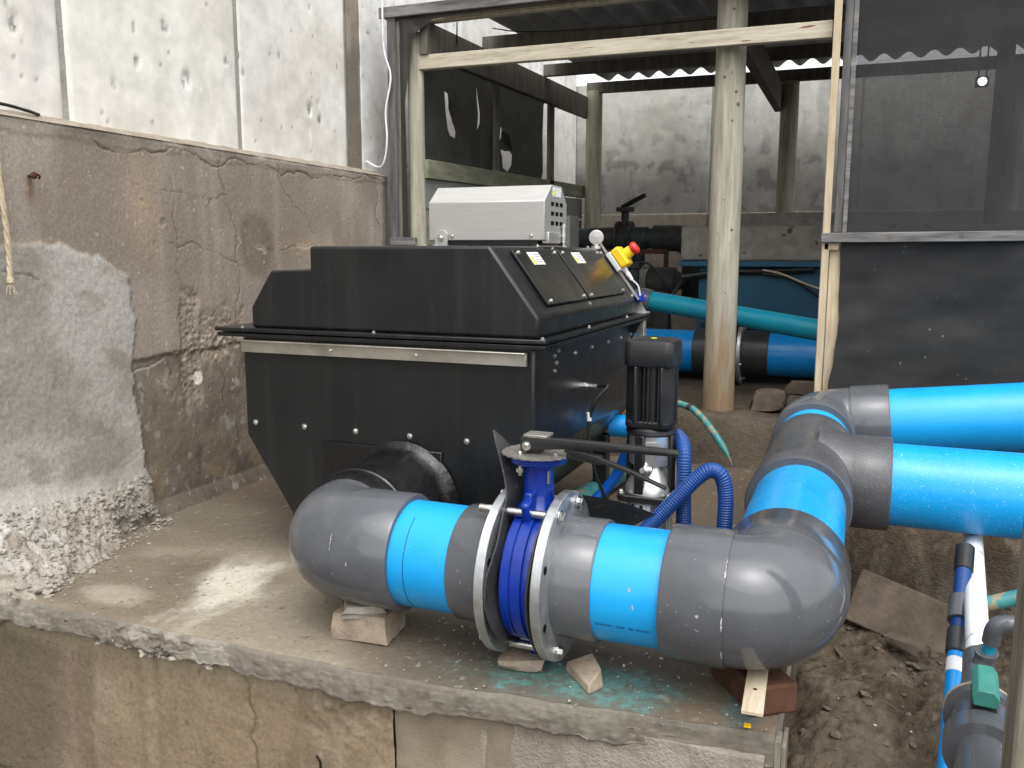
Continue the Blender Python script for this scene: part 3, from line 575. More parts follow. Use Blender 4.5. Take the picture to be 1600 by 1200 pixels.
for z, a, r_ in ((1.93, -.35, .009), (1.86, .45, .008), (1.80, .62, .010), (1.72, .25, .006), (1.33, -.1, .006), (1.18, .5, .008), (.98, -.3, .009), (.86, .2, .007), (2.25, .1, .007)):
    b_ = math.atan2(-.989, .146)+a; dr = Vector((cos(b_), sin(b_), 0)); p_ = Vector((-.685, 4.63, z))+dr*.0765
    MB().lathe(p_, dr, [(0, r_), (.002, r_*.9), (.003, r_*.4)], 12).build('knot', 'knotwood', sh, 40)
def beam(name, p, q, w, h, m, parent=sh, bev=.004, upv=(0, 0, 1)):
    return MB().beam(p, q, w, h, upv).build(name, m, parent, 30, bevel=bev)
beam('cross_rail', (-2.37, 4.49, 2.112), (-.20, 4.49, 2.096), .045, .078, 'timberx')     # pale rail across the opening
beam('cleat', (-.775, 4.505, 2.145), (-.775, 4.505, 2.46), .05, .068, 'timber')
beam('eave_board', (-2.575, 4.40, 2.373), (.9, 4.40, 2.36), .024, .058, 'greywoodx')
beam('eave_batten', (-2.55, 4.44, 2.36), (.9, 4.46, 2.36), .05, .04, 'darkwood')
beam('eave_purlin', (-2.42, 4.52, 2.345), (.9, 4.52, 2.352), .05, .04, 'timber')
beam('edge_board', (-2.505, 4.405, 1.10), (-2.505, 4.405, 2.345), .012, .052, 'greywood', upv=(1, 0, 0))
beam('edge_rail', (-2.52, 4.39, 1.125), (-2.36, 4.39, 1.125), .03, .045, 'greywoodx')
beam('edge_block', (-2.385, 4.42, 1.0), (-2.385, 4.42, 1.14), .04, .03, 'rawwood')
beam('edge_stud', (-2.485, 4.44, .2), (-2.485, 4.44, 2.33), .05, .05, 'darkwood', upv=(1, 0, 0))
for y, z in ((5.25, 2.368), (6.38, 2.418), (7.48, 2.475)):
    beam('purlin', (-2.32, y, z), (1.9, y, z-.03), .05, .085 if y < 7 else .09, 'darkwood')
beam('side_beam', (-2.33, 4.45, 2.235), (-2.33, 7.55, 2.315), .05, .175, 'darkwood')
beam('rafter', (-.70, 4.6, 2.28), (-.72, 7.55, 2.30), .06, .20, 'darkwood')
beam('side_rail', (-2.36, 4.5, 1.535), (-2.36, 7.5, 1.60), .05, .105, 'greenwood')
beam('lower_board', (-2.372, 4.5, 1.40), (-2.372, 7.5, 1.45), .02, .17, 'cabinet')
beam('lower_board', (-2.372, 4.5, 1.20), (-2.372, 7.5, 1.25), .02, .20, 'greenwood'); beam('lower_board', (-2.372, 4.5, .85), (-2.372, 7.5, .85), .02, .48, 'greenwood')
beam('stud', (-2.35, 5.52, 1.58), (-2.35, 5.52, 2.18), .02, .075, 'darkwood', upv=(0, 1, 0))
beam('stud', (-2.35, 6.62, 1.60), (-2.35, 6.62, 2.25), .03, .10, 'darkwood', upv=(0, 1, 0))
# roof: big corrugated sheets, one by one
def roof_z(y): return 2.412+(y-4.5)*.0385
for i in range(4):
    x0 = -2.21+i*1.055; n = 72; k = MB(); V = []; dz = .006*(i % 2)
    for y in (4.34, 7.62):
        for off in (0, .007):
            V += [(x0+1.12*j/n, y, roof_z(y)+.048+dz+off+.026*sin(2*pi*(x0+1.12*j/n)/.177)) for j in range(n+1)]
    m_ = n+1; F = []
    for j in range(n):
        F += [(j, j+1, 2*m_+j+1, 2*m_+j), (m_+j, 3*m_+j, 3*m_+j+1, m_+j+1), (j, m_+j, m_+j+1, j+1), (2*m_+j, 2*m_+j+1, 3*m_+j+1, 3*m_+j)]
    F += [(0, 2*m_, 3*m_, m_), (n, m_+n, 3*m_+n, 2*m_+n)]
    k.add(V, F); k.build('roof_sheet', 'roof', sh, 50)
# shade cloth down the left side, torn in places
def holed_sheet(name, outer, holes, to3, m, parent, nx=46, wav=.0):
    vs = [Vector(p) for p in outer]; es = [(i, (i+1) % len(outer)) for i in range(len(outer))]
    for h in holes:
        o = len(vs); vs += [Vector(p) for p in h]; es += [(o+i, o+(i+1) % len(h)) for i in range(len(h))]
    xs = [p[0] for p in outer]; zs = [p[1] for p in outer]; st = (max(xs)-min(xs))/nx
    def inside(p, poly):
        c = False
        for (x0, y0), (x1, y1) in zip(poly, poly[1:]+poly[:1]):
            if (y0 > p[1]) != (y1 > p[1]) and p[0] < (x1-x0)*(p[1]-y0)/(y1-y0)+x0: c = not c
        return c
    x = min(xs)+st
    while x < max(xs):
        z = min(zs)+st
        while z < max(zs):
            p = (x+random.uniform(-.2, .2)*st, z+random.uniform(-.2, .2)*st)
            if inside(p, outer) and not any(inside(p, h) for h in holes): vs.append(Vector(p))
            z += st
        x += st
    r = geometry.delaunay_2d_cdt(vs, es, [], 1, 1e-6)
    F = [f for f in r[2] if inside(tuple(sum((r[0][i] for i in f), Vector((0, 0)))/len(f)), outer) and not any(inside(tuple(sum((r[0][i] for i in f), Vector((0, 0)))/len(f)), h) for h in holes)]
    return mesh_obj(name, [to3(*p) for p in r[0]], [list(f) for f in F], m, parent, 180, nofix=True)
side = lambda y, z: Vector((-2.385+.012*sin(y*7+z*3)+.008*sin(z*11+y*2), y, z))
holed_sheet('shade_cloth', [(4.46, 1.5), (6.50, 1.55), (6.52, 1.7), (6.50, 1.95), (6.53, 2.2), (6.62, 2.26), (6.62, 2.33), (4.46, 2.28)],
    [[(4.79, 2.01), (4.835, 2.005), (4.85, 1.96), (4.855, 1.92), (4.92, 1.85), (4.965, 1.80), (4.95, 1.76), (4.88, 1.765), (4.85, 1.80), (4.82, 1.90)],
     [(5.285, 2.12), (5.30, 2.05), (5.335, 1.97), (5.345, 1.90), (5.32, 1.86), (5.318, 1.95), (5.29, 2.04)],
     [(5.645, 1.92), (5.66, 1.90), (5.655, 1.84), (5.64, 1.83)],
     [(5.67, 1.77), (5.74, 1.765), (5.82, 1.775), (5.88, 1.755), (5.875, 1.685), (5.80, 1.63), (5.72, 1.65), (5.70, 1.72)]], side, 'cloth', sh)
for (y0, z0, y1, z1) in ((4.85, 1.985, 4.93, 1.81), (5.665, 1.90, 5.80, 1.77)):
    MB().add([(-2.37, y0, z0), (-2.33, y0+.06, (z0+z1)/2+.03), (-2.35, y1+.02, z1), (-2.375, y0+.02, (z0+z1)/2)], [(0, 1, 2, 3)]).build('torn_flap', 'cloth', sh, 0, nofix=True)
holed_sheet('front_cloth', [(-2.478, .3), (-2.42, .3), (-2.425, 1.3), (-2.43, 1.9), (-2.40, 2.10), (-2.38, 2.24), (-2.25, 2.318), (-2.05, 2.328), (-1.85, 2.338), (.9, 2.34), (.9, 2.36), (-2.478, 2.36)], [],
    lambda x, z: Vector((x, 4.418+.004*sin(z*13), z)), 'cloth', sh, 60)
# drooping wires under the roof
for P_ in ([(-2.19, 5.1, 2.42), (-1.9, 4.9, 2.33), (-1.4, 4.85, 2.29), (-.9, 4.9, 2.30), (-.72, 5.0, 2.33)], [(-2.28, 4.78, 2.39), (-2.30, 4.82, 2.30), (-2.33, 4.9, 2.20)], [(-2.28, 5.2, 2.33), (-2.1, 5.22, 2.27), (-2.05, 5.24, 2.38)]):
    MB().tube(spline(P_, 8), .004, 6).build('wire', 'cable', sh)
wc = spline([(-2.53, 4.36, 2.6), (-2.535, 4.37, 2.2), (-2.50, 4.38, 2.03), (-2.535, 4.38, 1.85), (-2.53, 4.38, 1.70), (-2.555, 4.39, 1.58), (-2.60, 4.40, 1.545), (-2.68, 4.40, 1.58)], 10)
tag(MB().tube(wc, .0055, 8).build('white_cable', 'white', None, origin=(-2.68, 4.4, 1.55)), 'thin white cable hanging beside the weathered shed board and pale wall', 'cable')

# ---- shade screen on the right
sc = thing('shade_screen', (.5, 4.45, .2), 'dark shade cloth screen on a weathered timber frame at the right', 'screen')
beam('post', (-.178, 4.44, .18), (-.178, 4.44, 2.6), .05, .034, 'rawwood', sc, upv=(1, 0, 0))
beam('post', (-.124, 4.462, .18), (-.124, 4.462, 1.16), .07, .03, 'rawwood', sc, upv=(0, 1, 0))
beam('batten', (-.128, 4.425, 1.16), (-.13, 4.425, 2.6), .018, .036, 'greywood', sc, upv=(1, 0, 0))
beam('batten', (-.098, 4.418, 1.16), (-.10, 4.418, 2.6), .012, .022, 'greywoodx', sc, upv=(1, 0, 0))
beam('rail', (-.198, 4.405, 1.135), (2.2, 4.405, 1.148), .03, .046, 'greywoodx', sc)
beam('rail_packer', (-.185, 4.425, 1.095), (-.12, 4.425, 1.095), .02, .035, 'rawwood', sc)
beam('top_rail', (-.14, 4.44, 2.62), (2.2, 4.44, 2.63), .04, .06, 'greywoodx', sc)
n1, n2 = 60, 60
def sheet(name, x0, x1, z0, z1, y, m, amp, sd):
    A_, B_ = np.meshgrid(np.linspace(x0, x1, n1), np.linspace(z0, z1, n2), indexing='ij')
    Yv = y+amp*fbm(A_*.7+B_*.3, B_*1.1-A_*.5, 2.2, 3, sd)+amp*.25*fbm(A_, B_, 8, 3, sd+1)
    if sd == 720: A_ = A_-.028*sst(.75, .35, B_)*sst(x0+.3, x0, A_)-.012*fbm(A_*0, B_, 7, 3, 722)*sst(x0+.1, x0, A_)
    return grid_obj(name, np.stack([A_, Yv, B_], -1), np.zeros(A_.shape+(3,)), m, sc)
sheet('mesh_cloth', -.088, 2.2, 1.155, 2.6, 4.432, 'screen', .004, 700)
sheet('lower_sheet', -.105, 2.2, .10, 1.118, 4.432, 'plastic', .034, 720)
for x in (.10, .395, .72): MB().lathe((x, 4.391, 1.142), (0, -1, 0), [(0, .012), (.002, .012), (.003, .005)], 12).build('knot', 'darkwood', sc)
# lit flood lamp hanging inside the shed, seen through the mesh
fl_ = thing('flood_lamp', (.586, 6.0, 2.30), 'small lit flood lamp hanging behind the dark shade mesh', 'lamp')
MB().box((.55, 6.0, 2.045), (.622, 6.04, 2.105)).build('housing', 'darkmetal', fl_, bevel=.006)
MB().cyl((.565, 6.02, 2.1), (.565, 6.02, 2.40), .005, n=8).cyl((.607, 6.02, 2.1), (.607, 6.02, 2.40), .005, n=8).build('bracket', 'darkmetal', fl_)
em = bpy.data.materials.new('lamp_glow'); em.use_nodes = True; eb = em.node_tree.nodes['Principled BSDF']
eb.inputs['Base Color'].default_value = (.9, .9, .85, 1); eb.inputs['Emission Color'].default_value = (1, .97, .88, 1); eb.inputs['Emission Strength'].default_value = 9; MATS['lamp_glow'] = em; M['lamp_glow'] = em
MB().lathe((.586, 5.999, 2.075), (0, -1, 0), [(0, .024), (.004, .022), (.007, .012)], 20).build('lens', 'lamp_glow', fl_)

# ================================================================== EQUIPMENT IN THE BACKGROUND
tr = thing('water_trough', (-.5, 6.2, .24), 'blue steel tank under a long rough concrete lip inside the shed', 'tank')
MB().box((-1.165, 5.94, 1.015), (1.6, 6.10, 1.24)).build('concrete_lip', 'troughc', tr, bevel=.012)
MB().box((-1.14, 6.75, 1.05), (1.6, 6.9, 1.36)).build('rear_lip', 'troughc', tr, bevel=.012)
MB().box((-1.05, 6.0, .25), (1.6, 6.85, .985)).build('body', 'bluetank', tr, bevel=.008)
MB().box((-1.165, 5.92, .975), (1.6, 6.12, 1.011)).build('rim', 'bluetank', tr, bevel=.004)
MB().box((-1.0, 5.83, .575), (-.62, 5.98, .60)).build('bracket', 'darkmetal', tr, bevel=.003)
MB().lathe((-.60, 5.86, .575), (0, 0, 1), [(0, .075), (.018, .085), (.024, .08)], 28).build('blue_cap', 'blueval', tr)
wires = [([(-1.15, 5.93, .90), (-.9, 5.96, .935), (-.6, 5.97, .945), (-.3, 5.95, .96)], .022, 'black'), ([(-.62, 5.95, .93), (-.45, 5.94, .90), (-.28, 5.94, .80), (-.15, 5.93, .7)], .010, 'cable'), ([(-.62, 5.95, .955), (-.5, 5.93, .93), (-.35, 5.92, .87), (-.15, 5.92, .80)], .007, 'rope')]
for (P_, r_, m_), lb in zip(wires, ('thick black hose running along the blue tank under its concrete lip', 'thin black cable sagging across the face of the blue tank', 'pale cord sagging across the face of the blue tank')):
    tag(MB().tube(spline(P_, 8), r_, 8).build('slack_line', m_, None, origin=P_[0]), lb, 'cable')
# grimy pipe with a lever valve
gp = thing('grimy_pipeline', (-1.7, 6.6, .24), 'grimy dark pipe with flanged lever valve at the back of the shed', 'pipe')
MB().cyl((-2.24, 6.6, 1.175), (-1.99, 6.6, 1.175), .078, n=28).build('pipe', 'grimpipe', gp)
MB().lathe((-2.0, 6.6, 1.175), (1, 0, 0), [(0, .085), (.22, .085)], 28).build('collar', 'darkmetal', gp)
for x in (-1.79, -1.69): MB().lathe((x, 6.6, 1.175), (1, 0, 0), [(0, .132), (.02, .132)], 36).build('flange', 'darkmetal', gp, bevel=.003)
MB().lathe((-1.77, 6.6, 1.175), (1, 0, 0), [(0, .10), (.08, .10)], 28).build('valve_body', 'darkmetal', gp)
MB().cyl((-1.73, 6.6, 1.26), (-1.73, 6.6, 1.40), .03, n=16).lathe((-1.73, 6.6, 1.38), (0, 0, 1), [(0, .07), (.03, .07)], 24).build('valve_neck', 'darkmetal', gp)
MB().beam((-1.75, 6.58, 1.41), (-1.55, 6.50, 1.495), .03, .03).build('lever', 'black', gp, bevel=.004)
MB().lathe((-1.67, 6.6, 1.175), (1, 0, 0), [(0, .088), (.12, .088), (.121, .078), (.18, .078)], 28).build('spool', 'grimpipe', gp)
MB().tube([Vector((-1.50, 6.6, 1.175))]+[Vector((-1.34+.0-.0, 6.6, 1.175))+Vector((.16*sin(a), 0, -.16*(1-cos(a)))) for a in np.linspace(0, pi/2, 12)]+[Vector((-1.18, 6.6, .6))], .098, 28).build('elbow', 'darkmetal', gp)
MB().cyl((-1.62, 6.6, 1.10), (-1.62, 6.6, .25), .05, n=18).build('riser', 'grimpipe', gp)
tag(MB().beam((-2.2, 6.35, 1.075), (-1.35, 6.35, 1.075), .03, .035).beam((-2.2, 6.35, 1.075), (-2.2, 6.35, .24), .03, .03, (0, 1, 0)).beam((-1.35, 6.35, 1.075), (-1.35, 6.35, .24), .03, .03, (0, 1, 0)).build('pipe_stand', 'rust', None, origin=(-1.7, 6.35, .24)), 'rusty steel stand in front of the grimy pipe', 'stand')
cb_ = rock('concrete_block', (-1.55, 6.45, .24), (.42, .28, .74), 'troughc', 41, 'squat grey concrete block behind the red valve in the shed', 'block', sub=2, rough=.05, flat=True)
mo = thing('black_motor', (-1.27, 6.1, .24), 'dark horizontal electric motor beside the blue tank', 'motor')
MB().lathe((-1.44, 6.15, .87), (1, 0, 0), [(0, .06), (.02, .095), (.20, .095), (.22, .07), (.30, .03)], 24).build('casing', 'darkmetal', mo)
MB().beam((-1.32, 6.08, .25), (-1.32, 6.08, .80), .12, .10, (0, 1, 0)).build('pedestal', 'darkmetal', mo, bevel=.006)
MB().beam((-1.30, 6.0, .68), (-1.12, 6.0, .93), .025, .02).build('brace', 'darkmetal', mo)
rv = thing('old_pump', (-1.50, 5.95, .24), 'dark grimy old pump with red handle behind the emergency stop', 'pump')
MB().lathe((-1.50, 5.95, .55), (0, 0, 1), [(0, .12), (.16, .125), (.22, .09), (.24, .05), (.40, .05), (.41, .065), (.45, .065)], 26).build('casing', 'darkmetal', rv)
MB().beam((-1.66, 5.93, .90), (-1.50, 5.93, .905), .03, .03).build('handle', 'dullred', rv, bevel=.004)
MB().tube(spline([(-1.48, 5.93, 1.0), (-1.38, 5.93, .99), (-1.30, 5.95, .9), (-1.27, 5.98, .8)], 8), .008, 8).build('hose', 'cable', rv)
MB().cyl((-1.5, 5.95, .24), (-1.5, 5.95, .56), .07, n=18).build('pedestal', 'darkmetal', rv)
cbx = thing('grey_cabinet', (-1.95, 5.6, .24), 'plain grey electrical cabinet behind the stainless gearbox cover', 'cabinet')
MB().box((-2.02, 5.35, .24), (-1.765, 5.55, 1.30)).build('case', 'cabinet', cbx, bevel=.006)
for z in (1.165, 1.115): MB().box((-1.84, 5.338, z), (-1.80, 5.352, z+.03)).build('cable_port', 'hole', cbx)
# ---- big blue pipe and teal pipe inside the shed
bp = thing('blue_main_pipe', (-.6, 5.7, .24), 'large blue pipe with dark couplings lying behind the middle pole', 'pipe')
AX = (1, 0, 0); Yb, Zb, Rb_ = 5.7, .425, .138
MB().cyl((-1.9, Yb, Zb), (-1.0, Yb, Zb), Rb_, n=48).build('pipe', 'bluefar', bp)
MB().lathe((-1.0, Yb, Zb), AX, [(0, Rb_+.012), (.30, Rb_+.012)], 48).build('collar', 'darkpvc', bp, bevel=.004)
MB().lathe((-.75, Yb, Zb), AX, [(0, .205), (.025, .205)], 48).build('flange', 'darkmetal', bp, bevel=.003)
MB().lathe((-.715, Yb, Zb), AX, [(0, .205), (.022, .205)], 48).build('flange', 'galv', bp, bevel=.003)
MB().lathe((-.692, Yb, Zb), AX, [(0, Rb_+.012), (.16, Rb_+.012)], 48).build('collar', 'darkpvc', bp, bevel=.004)
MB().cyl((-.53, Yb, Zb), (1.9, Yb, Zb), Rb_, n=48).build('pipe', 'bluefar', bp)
for a in np.arange(8)*pi/4+.3: bolt(bp, (-.693, Yb+cos(a)*.178, Zb+sin(a)*.178), (1, 0, 0), .013)
tp = thing('teal_pipe', (-.8, 5.1, .24), 'teal pipe sloping down behind the middle pole above the blue pipe', 'pipe')
MB().cyl((-1.205, 5.25, .775), (-.05, 4.86, .635), .058, n=32).build('pipe', 'teal', tp)
MB().tube(spline([(-1.42, 5.22, .66), (-1.35, 5.24, .745), (-1.27, 5.258, .783), (-1.195, 5.247, .774)], 6), .066, 24).build('elbow', 'grey', tp)
MB().cyl((-1.42, 5.22, .24), (-1.42, 5.22, .66), .058, n=24).build('riser', 'teal', tp)
MB().cyl((-.05, 4.86, .635), (.8, 4.6, .54), .058, n=32).build('pipe', 'teal', tp)
M['inkgrey'] = mat('grey_print', (.18, .18, .20), (.24, .24, .26), .6)
M['glue'] = mat('dried_cement', (.30, .30, .30), (.48, .475, .46), .7, scale=40)
# ================================================================== DRUM FILTER TANK
ft = thing('drum_filter', (-1.45, 3.0, 0), 'large black drum filter tank with sloped lid on the concrete slab', 'filter')
TY0, TY1 = 2.42, 3.64
body = [(-1.985, .795), (-1.985, .43), (-1.80, .15), (-1.09, .15), (-.905, .43), (-.905, .795)]
MB().prism(body, lambda x, z: (x, TY0, z), lambda x, z: (x, TY1, z)).build('tank_body', 'tank', ft, 30, bevel=.008)
MB().box((-2.072, 2.392, .775), (-.862, 3.735, .789)).build('body_flange', 'tank', ft, 30, bevel=.003)
MB().box((-2.078, 2.386, .793), (-.858, 3.74, .806)).build('lid_flange', 'tank', ft, 30, bevel=.003)
lid = [(-1.945, .806), (-1.945, .877), (-1.858, 1.003), (-1.70, 1.006), (-1.70, 1.083), (-1.052, 1.083), (-.892, .868), (-.892, .806)]
MB().prism(lid, lambda x, z: (x, 2.42, z), lambda x, z: (x, 3.62, z)).build('lid', 'tank', ft, 30, bevel=.010, seg=3)
# stainless angle under the flange
an = MB().box((-1.98, 2.402, .722), (-.925, 2.4165, .764)).box((-1.975, 2.385, .760), (-.925, 2.402, .765)).build('steel_angle', 'stripst', ft, 30, bevel=.0015)
for x in (-1.617, -1.30): bolt(an, (x, 2.402, .741), (0, -1, 0), .0085)
for i in range(5): bolt(ft, (-1.945+i*.2035, TY0, .474), (0, -1, 0), .0105)
for i, y in enumerate((2.62, 2.82, 3.01, 3.23, 3.42, 3.58)): bolt(ft, (-.905, y, .722-(.0 if i else .012)), (1, 0, 0), .0105)
for y, z in ((2.62, .735), (2.66, .748), (2.625, .685)): bolt(ft, (-.905, y-.02, z), (1, 0, 0), .009)
for x, y in ((-.876, 2.41), (-.876, 2.88), (-.876, 3.4), (-1.97, 2.403), (-1.45, 2.403), (-.876, 3.70)): bolt(ft, (x, y, .806), (0, 0, 1), .009)
for y in (2.9, 3.2, 3.5): bolt(ft, (-1.075, y, 1.083), (0, 0, 1), .010)
for x in (-1.28, -1.25, -1.24): bolt(ft, (x, 2.44, 1.083), (0, 0, 1), .005)
for x in (-1.85, -1.0):
    for y in (2.55, 3.5): MB().box((x-.03, y-.03, 0), (x+.03, y+.03, .30)).build('leg', 'tank', ft, bevel=.003)
# resin-coated plate and inlet spigot
MB().box((-1.665, 2.408, .12), (-1.215, 2.419, .432)).build('inlet_plate', 'tankgloss', ft, 30, bevel=.004)
sp = MB().lathe((-1.36, 2.409, .252), (0, -1, 0), [(-.001, .205), (.012, .188), (.03, .176), (.05, .171), (.28, .169), (.286, .167), (.312, .166), (.316, .15)], 56).build('inlet_spigot', 'tankgloss', ft, 50)
MB().lathe((-1.36, 2.17, .252), (0, -1, 0), [(0, .165), (.006, .173), (.016, .1735), (.024, .165)], 56).build('glue_bead', 'tankgloss', sp)
# inspection covers on the sloping side
dn_ = Vector((.16, 0, -.215)).normalized(); nn = Vector((.215, 0, .16)).normalized(); yy = Vector((0, 1, 0)); top = Vector((-1.052, 0, 1.083))
def onface(y, t, h=0.): return top+yy*y+dn_*t+nn*h
for y0, y1 in ((2.545, 2.965), (2.985, 3.50)):
    cv = MB().obox(onface((y0+y1)/2, .128, .007), yy, dn_, nn, y1-y0, .212, .008).build('inspection_cover', 'cover', ft, 30, bevel=.0015)
    for y in (y0+.035, y1-.035):
        for t in (.035, .222): bolt(cv, onface(y, t, .011), nn, .0095)
    pr_ = MB()
    for k in range(4): pr_.obox(onface(y0+.178+(.02 if y0 > 2.8 else 0), .042+k*.010, .0131), yy, dn_, nn, .06-.012*(k % 2), .0028, .0006)
    pr_.build('sticker_print', 'inkgrey', cv, 0)
    st_ = MB().obox(onface(y0+.16+(.02 if y0 > 2.8 else 0), .058, .0122), yy, dn_, nn, .105, .05, .0012).build('warning_sticker', 'sticker', cv, 0)
    MB().obox(onface(y0+.122+(.02 if y0 > 2.8 else 0), .067, .0132), yy, dn_, nn, .024, .03, .001).build('warning_triangle', 'yellowst', cv, 0)
bolt(ft, onface(2.972, .25, 0), nn, .0085); bolt(ft, onface(2.975, .008, 0), nn, .0085); bolt(ft, onface(3.56, .028, 0), nn, .0085); bolt(ft, onface(3.585, .25), nn, .0085)
# stainless gearbox cover on the lid
gx0, gx1, gy0 = -1.505, -1.05, 2.90
prof = [(gy0, 1.106), (gy0, 1.243), (gy0+.075, 1.302), (gy0+.185, 1.302), (gy0+.245, 1.243), (gy0+.245, 1.106)]
gc = MB().prism(prof, lambda y, z: (gx0, y, z), lambda y, z: (gx1, y, z)).build('gearbox_cover', 'brushed', ft, 30, bevel=.003)
for i in range(3):
    for j in range(3):
        MB().box((gx1-.002, gy0+.068+i*.048, 1.160+j*.034), (gx1+.0015, gy0+.068+i*.048+.032, 1.160+j*.034+.015)).build('vent_slot', 'hole', gc, 0, bevel=.003)
MB().box((gx1, gy0+.085, 1.262), (gx1+.0012, gy0+.175, 1.296)).build('cover_sticker', 'sticker', gc, 0)
MB().box((gx1, gy0+.09, 1.267), (gx1+.002, gy0+.113, 1.284)).build('warning_triangle', 'yellowst', gc, 0)
MB().box((gx0+.06, gy0+.01, 1.09), (gx1-.03, gy0+.24, 1.107)).build('shadow_base', 'black', gc, 0)  # black block standing in for the shadow under the cover
MB().prism([(-1.475, 1.083), (-1.475, 1.13), (-1.465, 1.142), (-1.435, 1.142), (-1.425, 1.13), (-1.425, 1.083)], lambda x, z: (x, gy0-.012, z), lambda x, z: (x, gy0-.002, z)).build('hinge_tab', 'brushed', gc, 30, bevel=.001)
bolt(gc, (-1.45, gy0-.012, 1.115), (0, -1, 0), .014); bolt(gc, (-1.41, gy0, 1.122), (0, -1, 0), .009); bolt(gc, (-1.10, gy0, 1.122), (0, -1, 0), .009)
MB().box((gx1-.02, gy0+.03, 1.095), (gx1+.006, gy0+.16, 1.135)).build('latch_plate', 'steel', gc, 30, bevel=.002)
MB().cyl((gx1+.01, gy0+.18, 1.083), (gx1+.01, gy0+.18, 1.165), .006, n=12).lathe((gx1+.01, gy0+.18, 1.10), (0, 0, 1), [(0, .014), (.004, .014)], 16).lathe((gx1+.01, gy0+.18, 1.12), (0, 0, 1), [(0, .011), (.012, .011)], 6).lathe((gx1+.01, gy0+.18, 1.155), (0, 0, 1), [(0, .011), (.012, .011)], 6).build('adjusting_stud', 'zinc', gc, 30)
# pressure gauge, emergency stop, bracket and clamp at the far end
gd = Vector((.25, -.95, -.05)).normalized(); gpz = Vector((-1.062, 3.58, 1.127))
ga = MB().lathe(gpz, gd, [(-.016, .026), (-.012, .031), (.010, .031), (.012, .029), (.013, .0)], 36).build('pressure_gauge', 'steel', ft, 40)
MB().cyl(gpz-gd*.014, gpz-gd*.02, .031, n=36).build('dial', 'greyplastic', ga)
MB().cyl((-1.062, 3.58, 1.083), (-1.062, 3.58, 1.10), .010, n=6).cyl((-1.062, 3.58, 1.08), (-1.062, 3.58, 1.092), .02, n=6).build('gauge_stem', 'steel', ga)
MB().obox(onface(3.63, .125, .006), yy, dn_, nn, .035, .30, .003).build('bracket_strip', 'steel', ft, 30)
ec = onface(3.63, .085, .0)
es = MB().obox(ec+nn*.016, yy, dn_, nn, .085, .092, .022).build('emergency_stop', 'greyplastic', ft, 30, bevel=.004)
MB().obox(ec+nn*.048, yy, dn_, nn, .083, .090, .042).build('yellow_housing', 'yellow', es, 30, bevel=.008)
MB().lathe(ec+nn*.066, nn, [(0, .026), (.034, .023)], 24).build('collar', 'yellow', es)
MB().lathe(ec+nn*.098, nn, [(0, .014), (.009, .015), (.012, .027), (.022, .028), (.031, .021), (.032, 0)], 24).build('red_button', 'red', es, 40)
gl = ec+dn_*.04+nn*.03
MB().lathe(gl, dn_, [(0, .011), (.018, .011), (.019, .008), (.034, .010), (.062, .007), (.066, .003)], 14).build('cable_gland', 'white', es)
MB().tube(spline([gl+dn_*.062, gl+dn_*.10+nn*.006, gl+dn_*.14-nn*.01], 6), .0035, 8).build('stop_cable', 'greyplastic', es)
cl = Vector((-.893, 3.66, .872))
ck = MB().obox(cl, (1, 0, .15), yy, (-.15, 0, 1), .06, .04, .036).build('blue_clamp', 'blueval', ft, 30, bevel=.003)
MB().obox(cl-Vector((.045, .02, .0)), (1, 0, .3), yy, (-.3, 0, 1), .065, .028, .028).build('clamp_jaw', 'steel', ck, 30, bevel=.002); bolt(ck, cl+Vector((.026, 0, .008)), (1, 0, .2), .010); bolt(ck, cl-Vector((.07, .02, .006)), (-1, 0, -.2), .009)
MB().prism([(0, 0), (.055, 0), (.02, .06), (.0, .06)], lambda a, b: (-.915+a, 3.68, .806+b), lambda a, b: (-.915+a, 3.686, .806+b)).box((-.92, 3.66, .806), (-.855, 3.72, .811)).build('gusset', 'steel', ft, 30)
MB().prism([(-.905, .775), (-.862, .775), (-.905, .70)], lambda x, z: (x, 3.60, z), lambda x, z: (x, 3.61, z)).build('flange_gusset', 'tank', ft, 30)
MB().box((-.90, 3.66, 0), (-.865, 3.70, .775)).build('back_leg', 'stripst', ft, 30, bevel=.002)
MB().lathe((-.906, 2.93, .592), (1, 0, 0), [(0, .014), (.012, .014), (.013, .010), (.05, .010), (.051, .007)], 6).build('cable_gland', 'zinc', ft, 30)
# outlet at the rear lower side
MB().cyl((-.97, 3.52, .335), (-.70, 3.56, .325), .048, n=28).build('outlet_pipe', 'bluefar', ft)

# ================================================================== MAIN PIPEWORK
RP, ZP, YP = .143, .252, 2.0
RS = .162
def elbow(parent, corner, d1, d2, L1, L2, Rb, r, m, name='elbow', lip=.006):
    """moulded elbow: socket, tight bend, socket; d1/d2 leave the corner"""
    c, d1, d2 = Vector(corner), Vector(d1).normalized(), Vector(d2).normalized()
    ctr = c+(d1+d2)*Rb; nrm = d1.cross(d2).normalized(); n = 64; R_ = []
    def ring(p, t, rr, ref):
        v = nrm; u = v.cross(t).normalized()
        return [p+(u*cos(2*pi*j/n)+v*sin(2*pi*j/n))*rr for j in range(n)]
    s0 = c+d1*Rb; s1 = c+d2*Rb
    for dist, rr in ((L1, r-.012), (L1, r+lip-.004), (L1-.006, r+lip), (Rb+.008, r+lip), (Rb+.007, r)): R_.append(ring(c+d1*dist, -d1, rr, None))
    for k in range(0, 17):
        a = pi/2*k/16; p = ctr-(d2*cos(a)+d1*sin(a))*Rb; t = (-d1*cos(a)+d2*sin(a)).normalized(); R_.append(ring(p, t, r, None))
    for dist, rr in ((Rb+.007, r), (Rb+.008, r+lip), (L2-.006, r+lip), (L2, r+lip-.004), (L2, r-.012)): R_.append(ring(c+d2*dist, d2, rr, None))
    return MB().rings(R_).build(name, m, parent, 40, nofix=False)
